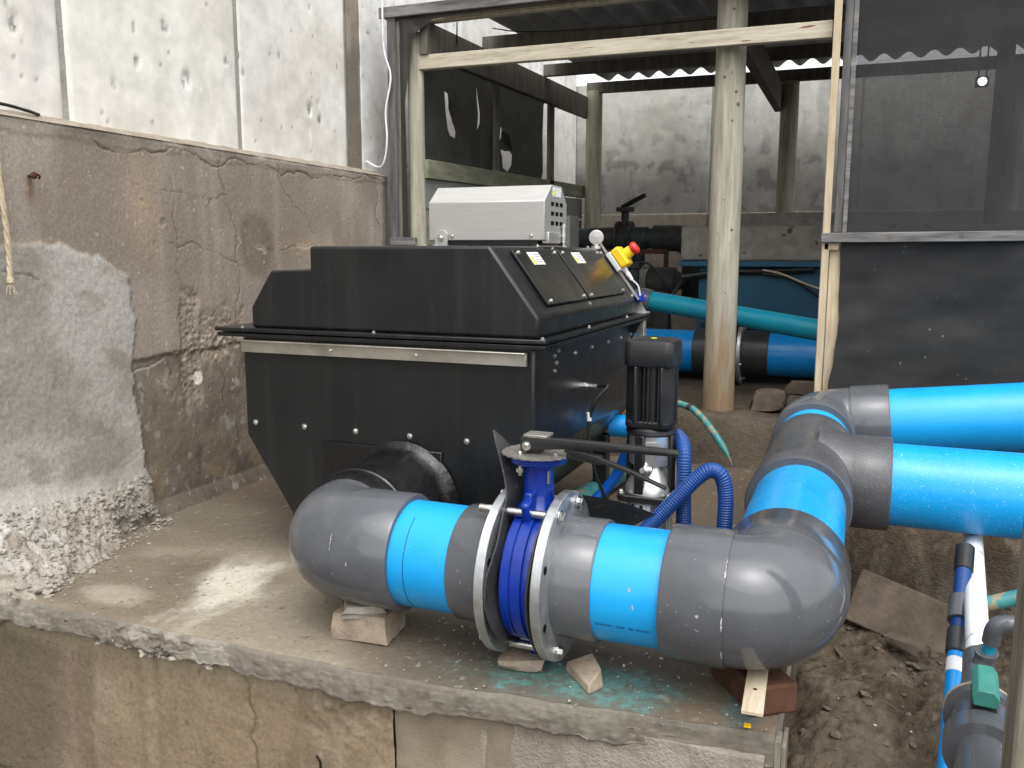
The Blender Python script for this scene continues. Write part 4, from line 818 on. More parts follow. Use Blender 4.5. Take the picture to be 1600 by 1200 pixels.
lp = thing('inlet_pipe', (-1.2, 2.0, 0), 'grey elbow and short blue pipe joining the black tank to the valve', 'pipe')
elbow(lp, (-1.36, YP, ZP), (1, 0, 0), (0, 1, 0), .262, .13, .09, RS-.006, 'grey', lip=.004)
blp = MB().cyl((-1.14, YP, ZP), (-.92, YP, ZP), RP, n=64).build('pipe', 'blue', lp)
MB().tube([Vector((-1.052, YP+cos(a)*(RP+.0004), ZP+sin(a)*(RP+.0004))) for a in np.linspace(2.1, 4.3, 30)], .0009, 5).build('cut_line', 'ink', blp)
MB().lathe((-.93, YP, ZP), (1, 0, 0), [(0, RP-.004), (0, .149), (.004, .152), (.12, .152)], 64).build('stub_collar', 'grey', lp, 40)
NB = 8
def flange(parent, x, side, name='flange'):
    f = MB().lathe((x, YP, ZP), (1, 0, 0), [(0, .150), (0, .212), (.002, .214), (.022, .214), (.024, .212), (.024, .150)], 72, (False, False)).build(name, 'galv', parent, 30)
    for k in range(NB):
        a = pi/8+k*pi/4
        if k in (1, 2, 5, 6): continue
        for xx, nx in ((x-.0006, -1), (x+.0246, 1)):
            MB().cyl((xx, YP+cos(a)*.187, ZP+sin(a)*.187), (xx+nx*.0006, YP+cos(a)*.187, ZP+sin(a)*.187), .0105, n=16).build('bolt_hole', 'hole', f, 0)
    return f
flange(lp, -.822, -1)
vb = thing('butterfly_valve', (-.735, 2.0, 0), 'blue butterfly valve with notched plate and black lever between two steel flanges', 'valve')
MB().lathe((-.776, YP, ZP), (1, 0, 0), [(0, .135), (0, .166), (.004, .171), (.026, .172), (.028, .168), (.033, .168), (.035, .176), (.058, .176), (.060, .168), (.065, .168), (.067, .172), (.080, .171), (.084, .166), (.084, .135)], 72, (False, False)).build('valve_body', 'blueval', vb, 35)
for a, w in ((pi/2-.36, .05), (pi/2+.36, .05), (-pi/2, .05)):
    c0 = Vector((-.735, YP+cos(a)*.188, ZP+sin(a)*.188)); dr = Vector((0, cos(a), sin(a))); tg = Vector((0, -sin(a), cos(a)))
    MB().obox(c0, (1, 0, 0), tg, dr, .022, .055, .075).build('lug', 'blueval', vb, 30, bevel=.008)
nk = MB().lathe((-.735, YP, ZP+.15), (0, 0, 1), [(0, .070), (.02, .056), (.04, .042), (.06, .038), (.138, .038), (.14, .042)], 30).build('neck', 'blueval', vb, 40)
MB().obox((-.735, YP-.0, ZP+.19), (1, 0, 0), (0, 1, 0), (0, 0, 1), .02, .15, .07).build('neck_rib', 'blueval', vb, 30, bevel=.006)
MB().obox((-.701, YP-.01, ZP+.255), (1, 0, 0), (0, 1, 0), (0, 0, 1), .004, .03, .032).build('rating_plate', 'platest', nk, 30)
MB().lathe((-.735, YP, ZP+.288), (0, 0, 1), [(0, .068), (.003, .072), (.018, .072), (.02, .070)], 40).build('top_flange', 'blueval', vb, 35)
pl_ = MB(); n = 96; R0 = []
for z in (0, .0035): R0.append([(-.735+cos(2*pi*j/n)*(.094-(.0035 if j % 4 < 2 else 0)), YP+sin(2*pi*j/n)*(.094-(.0035 if j % 4 < 2 else 0)), ZP+.311+z) for j in range(n)])
pl_.rings(R0); npl = pl_.build('notched_plate', 'platest', vb, 30)
for a in (2.75, 4.1, -.35, 1.1):
    p = Vector((-.735+cos(a)*.056, YP+sin(a)*.056, ZP+.315)); bolt(npl, p, (0, 0, 1), .0095)
    if a > 3: MB().cyl(p-Vector((0, 0, .055)), p, .005, n=12).lathe(p-Vector((0, 0, .046)), (0, 0, 1), [(0, .010), (.01, .010)], 6).build('stop_stud', 'zinc', npl, 30)
MB().obox((-.742, YP-.005, ZP+.338), (1, 0, 0), (0, 1, 0), (0, 0, 1), .036, .04, .05).build('lever_hub', 'black', vb, 30, bevel=.003)
Lz = ZP+.352
lv = MB()
LP = [(-.770, YP-.028, Lz-.014, .036), (-.72, YP-.028, Lz-.010, .030), (-.66, YP-.028, Lz-.006, .026), (-.52, YP-.036, Lz-.003, .020), (-.405, YP-.045, Lz-.001, .016), (-.372, YP-.048, Lz-.001, .013)]
lv.rings([[(x, y-.010, z-h/2), (x, y-.013, z), (x, y-.010, z+h/2), (x, y+.010, z+h/2), (x, y+.013, z), (x, y+.010, z-h/2)] for x, y, z, h in LP]); lev = lv.build('lever', 'black', vb, 30, bevel=.002)
MB().box((-.762, YP-.04, Lz+.004), (-.70, YP+.012, Lz+.012)).build('lever_cap', 'platest', lev, 30, bevel=.002)
MB().obox((-.605, YP-.03, Lz-.034), (1, 0, -.1), (0, 1, 0), (.1, 0, 1), .09, .016, .022).build('lever_bracket', 'black', lev, 30, bevel=.002)
bolt(lev, (-.752, YP-.042, Lz-.016), (0, -1, 0), .0125)
tg_ = MB(); TP = [(-.655, YP-.03, Lz-.020, .012), (-.58, YP-.035, Lz-.032, .013), (-.48, YP-.045, Lz-.058, .010), (-.398, YP-.055, Lz-.085, .006)]
tg_.rings([[(x, y-.008, z-h/2), (x, y-.008, z+h/2), (x, y+.008, z+h/2), (x, y+.008, z-h/2)] for x, y, z, h in TP]); tg_.build('trigger', 'black', lev, 30, bevel=.0015)
# long bolts through both flanges
for k in (1, 2, 5, 6):
    a = pi/8+k*pi/4; c0 = Vector((0, YP+cos(a)*.187, ZP+sin(a)*.187))
    bt = MB().cyl(c0+Vector((-.865, 0, 0)), c0+Vector((-.64, 0, 0)), .0105, n=16).build('through_bolt', 'zinc', vb)
    bolt(bt, c0+Vector((-.653, 0, 0)), (1, 0, 0), .0195); bolt(bt, c0+Vector((-.823, 0, 0)), (-1, 0, 0), .0195)
# rubber gaskets with untrimmed corners
def gasket(x0, rf, bend, label, sd, curl=False):
    n, m_ = 120, 16; V = []; F = []
    for s_ in (0, .004):
        for j in range(n):
            th = 2*pi*j/n; ro = rf(th)
            for i in range(m_+1):
                r = .140+(ro-.140)*i/m_; rr_ = r if not curl or r < .207 else .207+.2*(r-.207); y, z = rr_*sin(th), rr_*cos(th)
                x = x0+s_+bend(th, r); x = max(x, -.7958+s_) if r < .217 else x; V.append((x, YP+y, max(ZP+z, .012)))
    k = m_+1; o = n*k
    for j in range(n):
        a, b = j*k, ((j+1) % n)*k
        for i in range(m_): F += [(a+i, a+i+1, b+i+1, b+i), (o+a+i, o+b+i, o+b+i+1, o+a+i+1)]
        F += [(a+m_, o+a+m_, o+b+m_, b+m_), (a, b, o+b, o+a)]
    g = mesh_obj('rubber_gasket', V, F, 'rubber', None, 50, origin=(x0, YP, .02)); return tag(g, label, 'gasket', 'untrimmed rubber gaskets of the valve')
def wrap(a): return (a+pi) % (2*pi)-pi
gasket(-.787, lambda th: .203+.010*sin(3*th+1)+.145*np.exp(-(abs(wrap(th-.0))/.19)**1.3)+.10*np.exp(-(abs(wrap(th-.42))/.25)**2)*0.55,
       lambda th, r: .012*sin(2*th+.6)*max(0, (r-.15)/.05)*.5-.085*max(0, (r-.215)/.14)**1.2+.006*sin(5*th), 'crumpled black rubber gasket with a tall spike, left of the blue valve', 1)
gasket(-.688, lambda th: .206+.004*sin(4*th)+.235*max(0., 1-abs(wrap(th-1.10))/.62)**1.15,
       lambda th, r: .008*sin(2*th+2)*max(0, (r-.15)/.05)*.5+.97*max(0, r-.207), 'black rubber gasket with a long curling tail, right of the blue valve', 2, True)
# ---- the run to the right: flange, stub, pipe, elbow, pipe, tee, elbow and two outgoing pipes
rp_ = thing('outlet_pipe_run', (-.15, 2.4, 0), 'blue and grey pipe run with elbow, tee and two outgoing pipes on the right', 'pipe')
flange(rp_, -.678, 1)
MB().lathe((-.662, YP, ZP), (1, 0, 0), [(0, .152), (.105, .152), (.109, .149), (.109, RP-.004)], 64).build('stub_collar', 'grey', rp_, 40)
pb = MB().cyl((-.57, YP, ZP), (-.37, YP, ZP), RP, n=64).build('pipe', 'blue', rp_)
elbow(rp_, (-.148, YP, ZP), (-1, 0, 0), (0, 1, 0), .243, .262, .09, RS-.006, 'grey')
XR = -.148
pw_ = MB().cyl((XR, 2.22, ZP), (XR-.004, 2.84, ZP+.008), RP, n=64).build('pipe', 'bluewet', rp_)
TC = Vector((XR-.006, 3.22, ZP+.012))
te = MB().lathe(TC+Vector((0, -.42, 0)), (0, 1, 0), [(0, RP), (0, RS-.002), (.006, RS+.002), (.15, RS+.002), (.17, RS-.004), (.66, RS-.004), (.68, RS+.002), (.815, RS+.002), (.82, RS-.002), (.82, RP)], 72).build('tee', 'greywet', rp_, 40)
MB().lathe(TC+Vector((.04, 0, 0)), (1, 0, 0), [(0, RS+.02), (.05, RS+.016), (.10, RS), (.12, RS+.002), (.235, RS+.002), (.24, RS-.002), (.24, RP)], 72).build('tee_branch', 'greywet', te, 40)
MB().cyl(TC+Vector((.25, 0, 0)), TC+Vector((1.6, -.0, .0)), RP, n=64).build('pipe', 'bluewet', rp_)
C2 = Vector((XR-.008, 4.00, ZP+.058)); d2 = Vector((1, -.005, .115)).normalized()
MB().cyl(TC+Vector((0, .38, 0)), C2+Vector((0, -.2, -.01)), RP+.004, n=64).build('pipe', 'blue', rp_)
elbow(rp_, C2, (0, -1, -.05), d2, .30, .30, .14, RS-.004, 'grey')
MB().cyl(C2+d2*.27, C2+d2*1.7, RP, n=64).build('pipe', 'blue', rp_)
# dried solvent cement and scuffs at the sockets
def smear(parent, x, a0, a1, w, r, sd):
    g = MB(); n = 14; rr = random.Random(sd); V = []
    for i in range(n+1):
        a = a0+(a1-a0)*i/n; k = rr.uniform(.25, 1)*sin(pi*(i+.4)/(n+.8))
        for sgn in (-1, 1): V.append((x+sgn*w*k+rr.uniform(-.001, .001), YP-cos(a)*r, ZP+sin(a)*r))
    g.add(V, [(2*i, 2*i+1, 2*i+3, 2*i+2) for i in range(n)]); g.build('cement_smear', 'glue', parent, 60, nofix=True)
for x, a0, a1, w, r, sd, pr0 in ((-.2465, .55, .95, .0022, RS+.0005, 1, rp_), (-.2465, -.10, .12, .0030, RS+.0005, 2, rp_), (-.2465, -.62, -.40, .0025, RS+.0005, 3, rp_), (-.3925, -.55, .25, .0022, RP+.0008, 4, rp_),
        (-.30, .05, .10, .006, RS+.0006, 5, rp_), (-.46, .25, .33, .004, RP+.0006, 6, rp_), (-.45, -.05, .06, .0035, RP+.0006, 7, rp_), (-1.262, .2, .5, .0016, RS+.0005, 8, lp), (-1.21, .0, .06, .003, RS-.0013, 9, lp), (-.555, -.6, .4, .0018, RP+.0008, 10, rp_)):
    smear(pr0, x, a0, a1, w, r, sd)
# dot print along the underside of the short blue pipe
def print_text(s_, x, ang, size, parent):
    cu = bpy.data.curves.new('pipe_print', 'FONT'); cu.body = s_; cu.size = size; cu.extrude = .0002; cu.shear = .25
    o = bpy.data.objects.new('pipe_print', cu); COL.objects.link(o); bpy.context.view_layer.update()
    nrm = Vector((0, -cos(ang), sin(ang))); u = Vector((1, 0, 0)); v = nrm.cross(u)
    me = bpy.data.meshes.new_from_object(o.evaluated_get(bpy.context.evaluated_depsgraph_get())); bpy.data.objects.remove(o)
    V = [Vector((x, YP, ZP))+u*p.co.x+(nrm*cos(p.co.y/RP)+v*sin(p.co.y/RP))*(RP+.0007) for p in me.vertices]
    F = [list(f.vertices) for f in me.polygons]; return mesh_obj('pipe_print', V, F, 'ink', parent, 0, nofix=True)
print_text("'IIVWWW  \" JNN'   SIB  RAVSZI", -.545, -.43, .0098, pb)

# ================================================================== PUMP
pu = thing('vertical_pump', (-.635, 2.83, 0), 'vertical multistage pump with black finned motor over a stainless steel sleeve', 'pump')
px_, py_ = -.635, 2.83
def rsq(cx, cy, a, r, z, n=8):
    P_ = []
    for k, (sx_, sy_) in enumerate(((1, 1), (-1, 1), (-1, -1), (1, -1))):
        for i in range(n+1):
            t = pi/2*(k+i/n); P_.append((cx+sx_*(a-r)+r*cos(t), cy+sy_*(a-r)+r*sin(t), z))
    return P_
fc = MB().rings([rsq(px_, py_, .082, .03, .695), rsq(px_, py_, .084, .03, .70), rsq(px_, py_, .084, .03, .762), rsq(px_, py_, .079, .028, .776), rsq(px_, py_, .068, .024, .782)]).build('fan_cover', 'black', pu, 40)
MB().lathe((px_, py_, .782), (0, 0, 1), [(0, .010), (.0015, .010)], 20).build('yellow_cap', 'yellowst', fc)
MB().lathe((px_, py_, .502), (0, 0, 1), [(0, .062), (.195, .062)], 36).build('motor_core', 'black', pu)
fins = MB()
for k in range(32):
    a = 2*pi*k/32+.05; dr = Vector((cos(a), sin(a), 0)); q = max(abs(cos(a)), abs(sin(a))); L_ = min(.078/q, .090)
    if abs(abs(cos(a))-abs(sin(a))) < .12: continue
    fins.obox(Vector((px_, py_, .60))+dr*(L_/2+.028), dr, Vector((-sin(a), cos(a), 0)), (0, 0, 1), L_-.056, .0035, .19)
fins.build('cooling_fins', 'black', pu, 0)
MB().obox((px_-.05, py_-.055, .60), (.71, .71, 0), (-.71, .71, 0), (0, 0, 1), .03, .055, .19).obox((px_+.055, py_-.055, .60), (.71, -.71, 0), (.71, .71, 0), (0, 0, 1), .03, .055, .19).build('motor_rib', 'black', pu, 30, bevel=.004)
MB().rings([rsq(px_, py_, .076, .03, .49), rsq(px_, py_, .078, .03, .494), rsq(px_, py_, .078, .03, .508), rsq(px_, py_, .074, .03, .512)]).build('motor_flange', 'black', pu, 40)
for sx_ in (-1, 1):
    bolt(pu, (px_+sx_*.058, py_-.06, .512), (0, 0, 1), .009)
MB().lathe((px_, py_, .462), (0, 0, 1), [(0, .080), (.006, .086), (.018, .084), (.03, .070)], 40).build('coupling_ring', 'black', pu)
stool = MB()
for k in range(4):
    a = radians(-105)+k*pi/2; dr = Vector((cos(a), sin(a), 0)); stool.obox(Vector((px_, py_, .365))+dr*.078, dr, (-sin(a), cos(a), 0), (0, 0, 1), .016, .034, .20)
stool.build('motor_stool', 'black', pu, 30, bevel=.005)
MB().lathe((px_, py_, .36), (0, 0, 1), [(0, .070), (.005, .073), (.10, .073), (.105, .062)], 40).build('coupling_guard', 'steel', pu)
MB().obox((px_+.015, py_-.0735, .425), (1, 0, 0), (0, 1, 0), (0, 0, 1), .06, .003, .035).build('rating_plate', 'steel', pu)
hd = MB().lathe((px_, py_, .262), (0, 0, 1), [(0, .085), (.02, .082), (.06, .060), (.10, .045)], 40).build('pump_head', 'steel', pu)
MB().lathe((px_-.005, py_-.055, .345), (-.05, -1, .15), [(0, .026), (.012, .026), (.016, .018), (.026, .018), (.028, .010), (.036, .010)], 20).build('vent_plug', 'zinc', hd)
MB().rings([rsq(px_, py_, .092, .03, .238), rsq(px_, py_, .096, .03, .242), rsq(px_, py_, .096, .03, .258), rsq(px_, py_, .092, .03, .262)]).build('clamp_plate', 'black', pu, 40)
for sx_, sy_ in ((-1, -1), (1, -1), (-1, 1), (1, 1)):
    MB().cyl((px_+sx_*.083, py_+sy_*.070, .02), (px_+sx_*.083, py_+sy_*.070, .275), .0065, n=12).build('stay_bolt', 'steel', pu); bolt(pu, (px_+sx_*.083, py_+sy_*.070, .262), (0, 0, 1), .014)
slv = MB().lathe((px_, py_, .06), (0, 0, 1), [(0, .076), (.18, .076)], 44).build('sleeve', 'steel', pu)
stk = MB()
for j in range(10):
    a0, a1 = -pi/2-.75+j*.10, -pi/2-.75+(j+1)*.10
    stk.add([(px_+cos(a)*.0767, py_+sin(a)*.0767, z) for a, z in ((a0, .195), (a1, .195), (a1, .232), (a0, .232))], [(0, 1, 2, 3)])
stk.build('label', 'sticker', slv, 60)
for a in (-2.15, -1.72): MB().obox((px_+cos(a)*.0775, py_+sin(a)*.0775, .214), (-sin(a), cos(a), 0), (cos(a), sin(a), 0), (0, 0, 1), .012, .001, .024).build('label_mark', 'darkmetal', slv)
MB().obox((px_+cos(-.35)*.078, py_+sin(-.35)*.078, .18), (sin(.35), cos(.35), 0), (cos(.35), -sin(.35), 0), (0, 0, 1), .03, .001, .09).build('warning_sticker', 'sticker', slv)
MB().obox((px_+cos(-.35)*.079, py_+sin(-.35)*.079, .21), (sin(.35), cos(.35), 0), (cos(.35), -sin(.35), 0), (0, 0, 1), .024, .001, .028).build('warning_triangle', 'yellowst', slv)
MB().box((px_-.10, py_-.09, 0), (px_+.10, py_+.09, .06)).build('base', 'steel', pu, 30, bevel=.01)
# ================================================================== HOSES AND CABLES
def ribbed(P, r, pitch=.0085):
    S_ = spline(P, 40); L_ = [0]
    for a, b in zip(S_, S_[1:]): L_.append(L_[-1]+(b-a).length)
    n = int(L_[-1]/pitch*4); Q = []; R_ = []
    for i in range(n+1):
        s_ = L_[-1]*i/n; k = min(max(np.searchsorted(L_, s_)-1, 0), len(S_)-2); t = (s_-L_[k])/max(L_[k+1]-L_[k], 1e-9)
        Q.append(S_[k].lerp(S_[k+1], t)); R_.append(r*(1.0, 1.07, 1.07, 1.0)[i % 4])
    return MB().tube(Q, R_, 18)
ribbed([(-.515, 2.80, .0), (-.51, 2.80, .12), (-.512, 2.79, .25), (-.514, 2.79, .36), (-.520, 2.81, .415), (-.545, 2.87, .44), (-.585, 2.95, .43), (-.62, 3.0, .36), (-.63, 3.02, .2)], .0235).build('ribbed_hose', 'hose', None, 0, origin=(-.515, 2.80, 0))
ho = bpy.data.objects['ribbed_hose']; tag(ho, 'upright dark blue ribbed hose close beside the pump', 'hose', 'blue ribbed hoses')
h2 = ribbed([(-.76, 2.50, .03), (-.70, 2.56, .09), (-.62, 2.68, .16), (-.53, 2.72, .265), (-.47, 2.74, .335), (-.425, 2.75, .37), (-.388, 2.755, .355), (-.372, 2.76, .29), (-.372, 2.76, .18), (-.372, 2.76, .0)], .024).build('ribbed_hose', 'hose', None, 0, origin=(-.372, 2.76, 0))
tag(h2, 'dark blue ribbed hose arching up and over, right of the pump', 'hose', 'blue ribbed hoses')
tag(MB().tube(spline([(-.86, 2.93, .592), (-.81, 2.90, .60), (-.845, 2.87, .55), (-.868, 2.87, .47), (-.862, 2.87, .38), (-.84, 2.88, .28), (-.81, 2.89, .19), (-.80, 2.88, .06), (-.80, 2.8, .012)], 10), .0062, 10).build('black_cable', 'cable', None, origin=(-.8, 2.88, .01)), 'black cable looping from the tank side down behind the valve lever', 'cable')
bcab = bpy.data.objects['black_cable']
MB().cyl((-.866, 2.87, .478), (-.8685, 2.87, .508), .0085, n=12).build('white_tag', 'white', bcab)
tag(MB().cyl((-1.07, 3.05, .05), (-.95, 4.22, .05), .043, n=28).build('teal_floor_pipe', 'tealworn', None, origin=(-1.0, 3.6, 0)), 'worn teal pipe lying on the slab between tank and pump', 'pipe')
tag(MB().tube(spline([(-.73, 3.05, .42), (-.78, 3.08, .33), (-.83, 3.10, .22), (-.92, 3.06, .11), (-1.0, 2.9, .05), (-.99, 2.66, .035), (-.9, 2.5, .03)], 10), .021, 16).build('smooth_hose', 'hosesm', None, origin=(-.9, 2.9, 0)), 'smooth bright blue hose curving down left of the pump', 'hose')
tag(MB().tube(spline([(-.80, 2.56, .02), (-.76, 2.62, .05), (-.72, 2.64, .11), (-.70, 2.66, .05), (-.66, 2.60, .02)], 8), .010, 10).build('dark_loop', 'cable', None, origin=(-.75, 2.6, 0)), 'loop of thick black cable on the slab in front of the pump', 'cable')
hl = thing('cut_hose', (-.75, 4.25, .2), 'cracked teal hose lying over the earth step beside the pole', 'hose')
MB().tube(spline([(-.98, 4.33, .29), (-.86, 4.31, .312), (-.775, 4.29, .302)], 6), .017, 14).build('hose_end', 'tealworn', hl)
MB().tube(spline([(-.78, 4.29, .303), (-.757, 4.28, .296)], 4), .0185, 14).build('sleeve', 'darkmetal', hl)
MB().tube(spline([(-.76, 4.28, .297), (-.70, 4.25, .255), (-.63, 4.20, .19), (-.565, 4.15, .115), (-.53, 4.13, .06)], 8), [.0175]*22+[.016, .014, .012, .01, .008, .006, .005, .004, .003, .003, .003], 14).build('split_hose', 'tealworn', hl)

# ================================================================== SMALL PIPES AT THE RIGHT
M['navy'] = mat('navy_pipe', (.004, .035, .16), (.006, .05, .2), .4)
bv = thing('drain_line', (.32, 2.3, -.25), 'white pipe running to a grey ball valve with green handle, lower right', 'valve')
w0, w1 = Vector((.405, 3.30, .095)), Vector((.327, 2.36, .030)); wd = (w1-w0).normalized()
MB().cyl(w0, w1, .030, n=28).build('white_pipe', 'white', bv)
MB().lathe(w1-wd*.03, wd, [(0, .030), (.001, .037), (.14, .039), (.19, .045), (.20, .05)], 32).build('socket', 'grey', bv)
q0 = w1+wd*.06
MB().cyl(q0+Vector((0.0, 0, .02)), q0+Vector((.012, 0, .062)), .022, n=20).lathe(q0+Vector((.012, 0, .058)), (.0, -.3, 1), [(0, .027), (.01, .027)], 20).build('side_boss', 'grey', bv)
MB().cyl(q0+Vector((.014, 0, .058)), q0+Vector((.020, -.012, .115)), .015, n=18).build('teal_stub', 'teal', bv)
MB().tube(spline([q0+Vector((.018, -.008, .095)), q0+Vector((.023, -.018, .135)), q0+Vector((.045, -.018, .150)), q0+Vector((.11, -.016, .152))], 8), .021, 18).build('small_elbow', 'grey', bv)
vc = w1+wd*.27
MB().lathe(w1+wd*.10, wd, [(0, .04), (.05, .045), (.085, .05), (.095, .062), (.13, .066), (.134, .076), (.17, .078), (.174, .066), (.25, .066), (.254, .078), (.31, .078), (.314, .055), (.60, .055)], 40).build('ball_valve', 'grey', bv, 35)
MB().lathe(w1+wd*.232, wd, [(0, .0765), (.004, .079), (.008, .0765)], 40).build('glue_bead', 'stone', bv)
hx = wd; hy = Vector((1, -.08, 0)).normalized(); hz = hy.cross(hx).normalized(); hz = hz if hz.z > 0 else -hz; hc = vc+hz*.105+wd*.03
MB().prism([(-.024, -.018), (.024, -.018), (.027, .004), (.015, .02), (-.015, .02), (-.027, .004)], lambda a, b: hc-hx*.06+hy*a+hz*b, lambda a, b: hc+hx*.06+hy*a+hz*b).build('green_handle', 'green', bv, 30, bevel=.003)
MB().obox(hc-hz*.035, hx, hy, hz, .07, .05, .035).build('handle_stem', 'darkpvc', bv, 30, bevel=.004)
sb = thing('blue_riser', (.28, 2.6, -.3), 'slanting thin blue pipe with black couplings left of the white pipe', 'pipe')
b0, b1 = Vector((.345, 2.95, .15)), Vector((.268, 2.30, -.28)); bd = (b1-b0).normalized(); BL = (b1-b0).length
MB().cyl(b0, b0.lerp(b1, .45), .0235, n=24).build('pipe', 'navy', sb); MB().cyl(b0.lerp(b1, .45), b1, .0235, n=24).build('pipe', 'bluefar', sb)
for t0, t1, m_, r_ in ((.0, .12, 'black', .027), (.40, .50, 'darkpvc', .030), (.525, .585, 'white', .0250)): MB().lathe(b0+bd*BL*t0, bd, [(0, r_-.004), (.004, r_), (BL*(t1-t0), r_), (BL*(t1-t0)+.003, r_-.004)], 24).build('coupling' if m_ != 'white' else 'white_sleeve', m_, sb)
te2 = b0+bd*BL*.30
MB().lathe(te2-bd*.035, bd, [(0, .033), (.08, .033)], 24).lathe(te2, (1, -.1, .35), [(.0, .03), (.06, .03)], 24).build('small_tee', 'grey', sb)
MB().cyl(te2+Vector((.04, 0, .012)), te2+Vector((.42, .02, .17)), .022, n=20).build('teal_branch', 'tealworn', sb)
tag(MB().beam((.352, 1.72, -.75), (.352, 1.72, 1.5), .11, .11, (0, 1, 0)).build('wooden_post', 'postgrey', None, 30, bevel=.006, origin=(.352, 1.72, -.62)), 'weathered grey square wooden post at the right edge', 'post')

# ================================================================== STONES, BRICKS AND ODDMENTS
rock('support_stone', (-1.235, 1.985, 0), (.165, .13, .078), 'stone', 3, 'square tan stone block propping up the left grey elbow', 'stone', rz=.1, rough=.12, jit=.08, rd=.03)
rock('wedge_stone', (-1.245, 1.98, .070), (.135, .12, .038), 'greystone', 9, 'flat grey stone wedged between tan block and left elbow', 'stone', rz=.5)
rock('flat_stone', (-.765, 1.965, 0), (.11, .07, .034), 'stone', 12, 'flat tan stone lying under the blue valve', 'stone', rz=.35)
V = [(-.655, 1.985, .0), (-.560, 1.885, .0), (-.535, 1.935, .0), (-.585, 2.02, .0), (-.648, 1.978, .03), (-.562, 1.892, .024), (-.545, 1.938, .050), (-.585, 2.005, .055)]
V = [(x, y, z) for x, y, z in V]
tag(mesh_obj('triangular_stone', V, [(0, 3, 2, 1), (4, 5, 6, 7), (0, 1, 5, 4), (1, 2, 6, 5), (2, 3, 7, 6), (3, 0, 4, 7)], 'stone', None, 30, bevel=.005, origin=(-.59, 1.95, 0)), 'triangular tan stone on the teal stained slab below the flange', 'stone')
bo = Vector((-.196, 2.052, .0)); ba = radians(124)
tag(MB().obox(bo+Vector((0, 0, .038)), (cos(ba), sin(ba), 0), (-sin(ba), cos(ba), 0), (0, 0, 1), .225, .115, .074).build('support_brick', 'brick', None, 30, bevel=.007, origin=bo), 'red clay brick under the right grey elbow at the slab corner', 'brick')
tag(MB().obox((-.176, 1.945, .0835), Vector((-.05, 1, .015)).normalized(), Vector((1, .05, 0)).normalized(), (0, -.015, 1), .29, .046, .009).build('wooden_shim', 'shim', None, 30, bevel=.001, origin=(-.178, 2.0, .085)), 'pale strip of wood lying on the red brick under the elbow', 'wood')
MB().lathe((-.174, 1.90, .0874), (0, 0, 1), [(0, .005), (.0006, .005)], 12).build('knot', 'rust', bpy.data.objects['wooden_shim'])
fb = MB().beam((-.118, 1.90, -.62), (-.118, 1.90, -.015), .05, .014, (1, 0, 0)).beam((-.106, 1.93, -.62), (-.106, 1.93, -.03), .09, .010, (1, 0, 0)).build('formwork_board', 'postgrey', None, 30, bevel=.002, origin=(-.118, 1.9, -.6))
tag(fb, 'old grey shuttering board standing against the slab corner', 'board')
tag(MB().obox((-.186, 1.888, .003), (1, .1, 0), (-.1, 1, 0), (0, 0, 1), .016, .016, .004).build('yellow_chip', 'yellow', None, 30, bevel=.001, origin=(-.186, 1.888, .002)), 'tiny yellow plastic chip on the slab corner', 'chip')
# slab piece leaning in the pit
u1 = (Vector((.352, 3.18, -.137))-Vector((.05, 3.22, -.053))).normalized(); w_ = Vector((-.02, -.30, -.95)); w_ = (w_-u1*w_.dot(u1)).normalized(); n_ = u1.cross(w_)
ls = MB().obox(Vector((.20, 3.16, -.185)), u1, w_, n_, .36, .19, .06)
tag(ls.build('concrete_offcut', 'oldbrick', None, 30, bevel=.006, origin=(.2, 3.15, -.28)), 'broken flat concrete piece leaning in the mud behind the right elbow', 'concrete')
rock('broken_tile', (.205, 3.03, -.255), (.13, .05, .035), 'oldbrick', 23, 'small broken stone shard lying in front of the leaning concrete piece', 'stone', rz=-.45)
rock('mud_clod', (.13, 2.66, -.29), (.16, .12, .09), 'soilclod', 27, 'brown mud clod in the pit right of the slab', 'clod') if 'soilclod' in M else None
rock('rough_stone', (-.44, 4.72, .235), (.15, .12, .105), 'oldbrick', 31, 'rounded brown stone on the earth right of the middle pole', 'stone', rz=.2)
rock('brown_brick', (-.245, 4.77, .225), (.24, .13, .095), 'oldbrick', 35, 'brown brick at the bottom of the pair by the screen post', 'brick', rz=.05, rough=.08)
rock('brown_brick', (-.235, 4.77, .318), (.24, .13, .07), 'oldbrick', 36, 'lighter brown brick on top of the pair by the screen post', 'brick', rz=-.08, rough=.08)
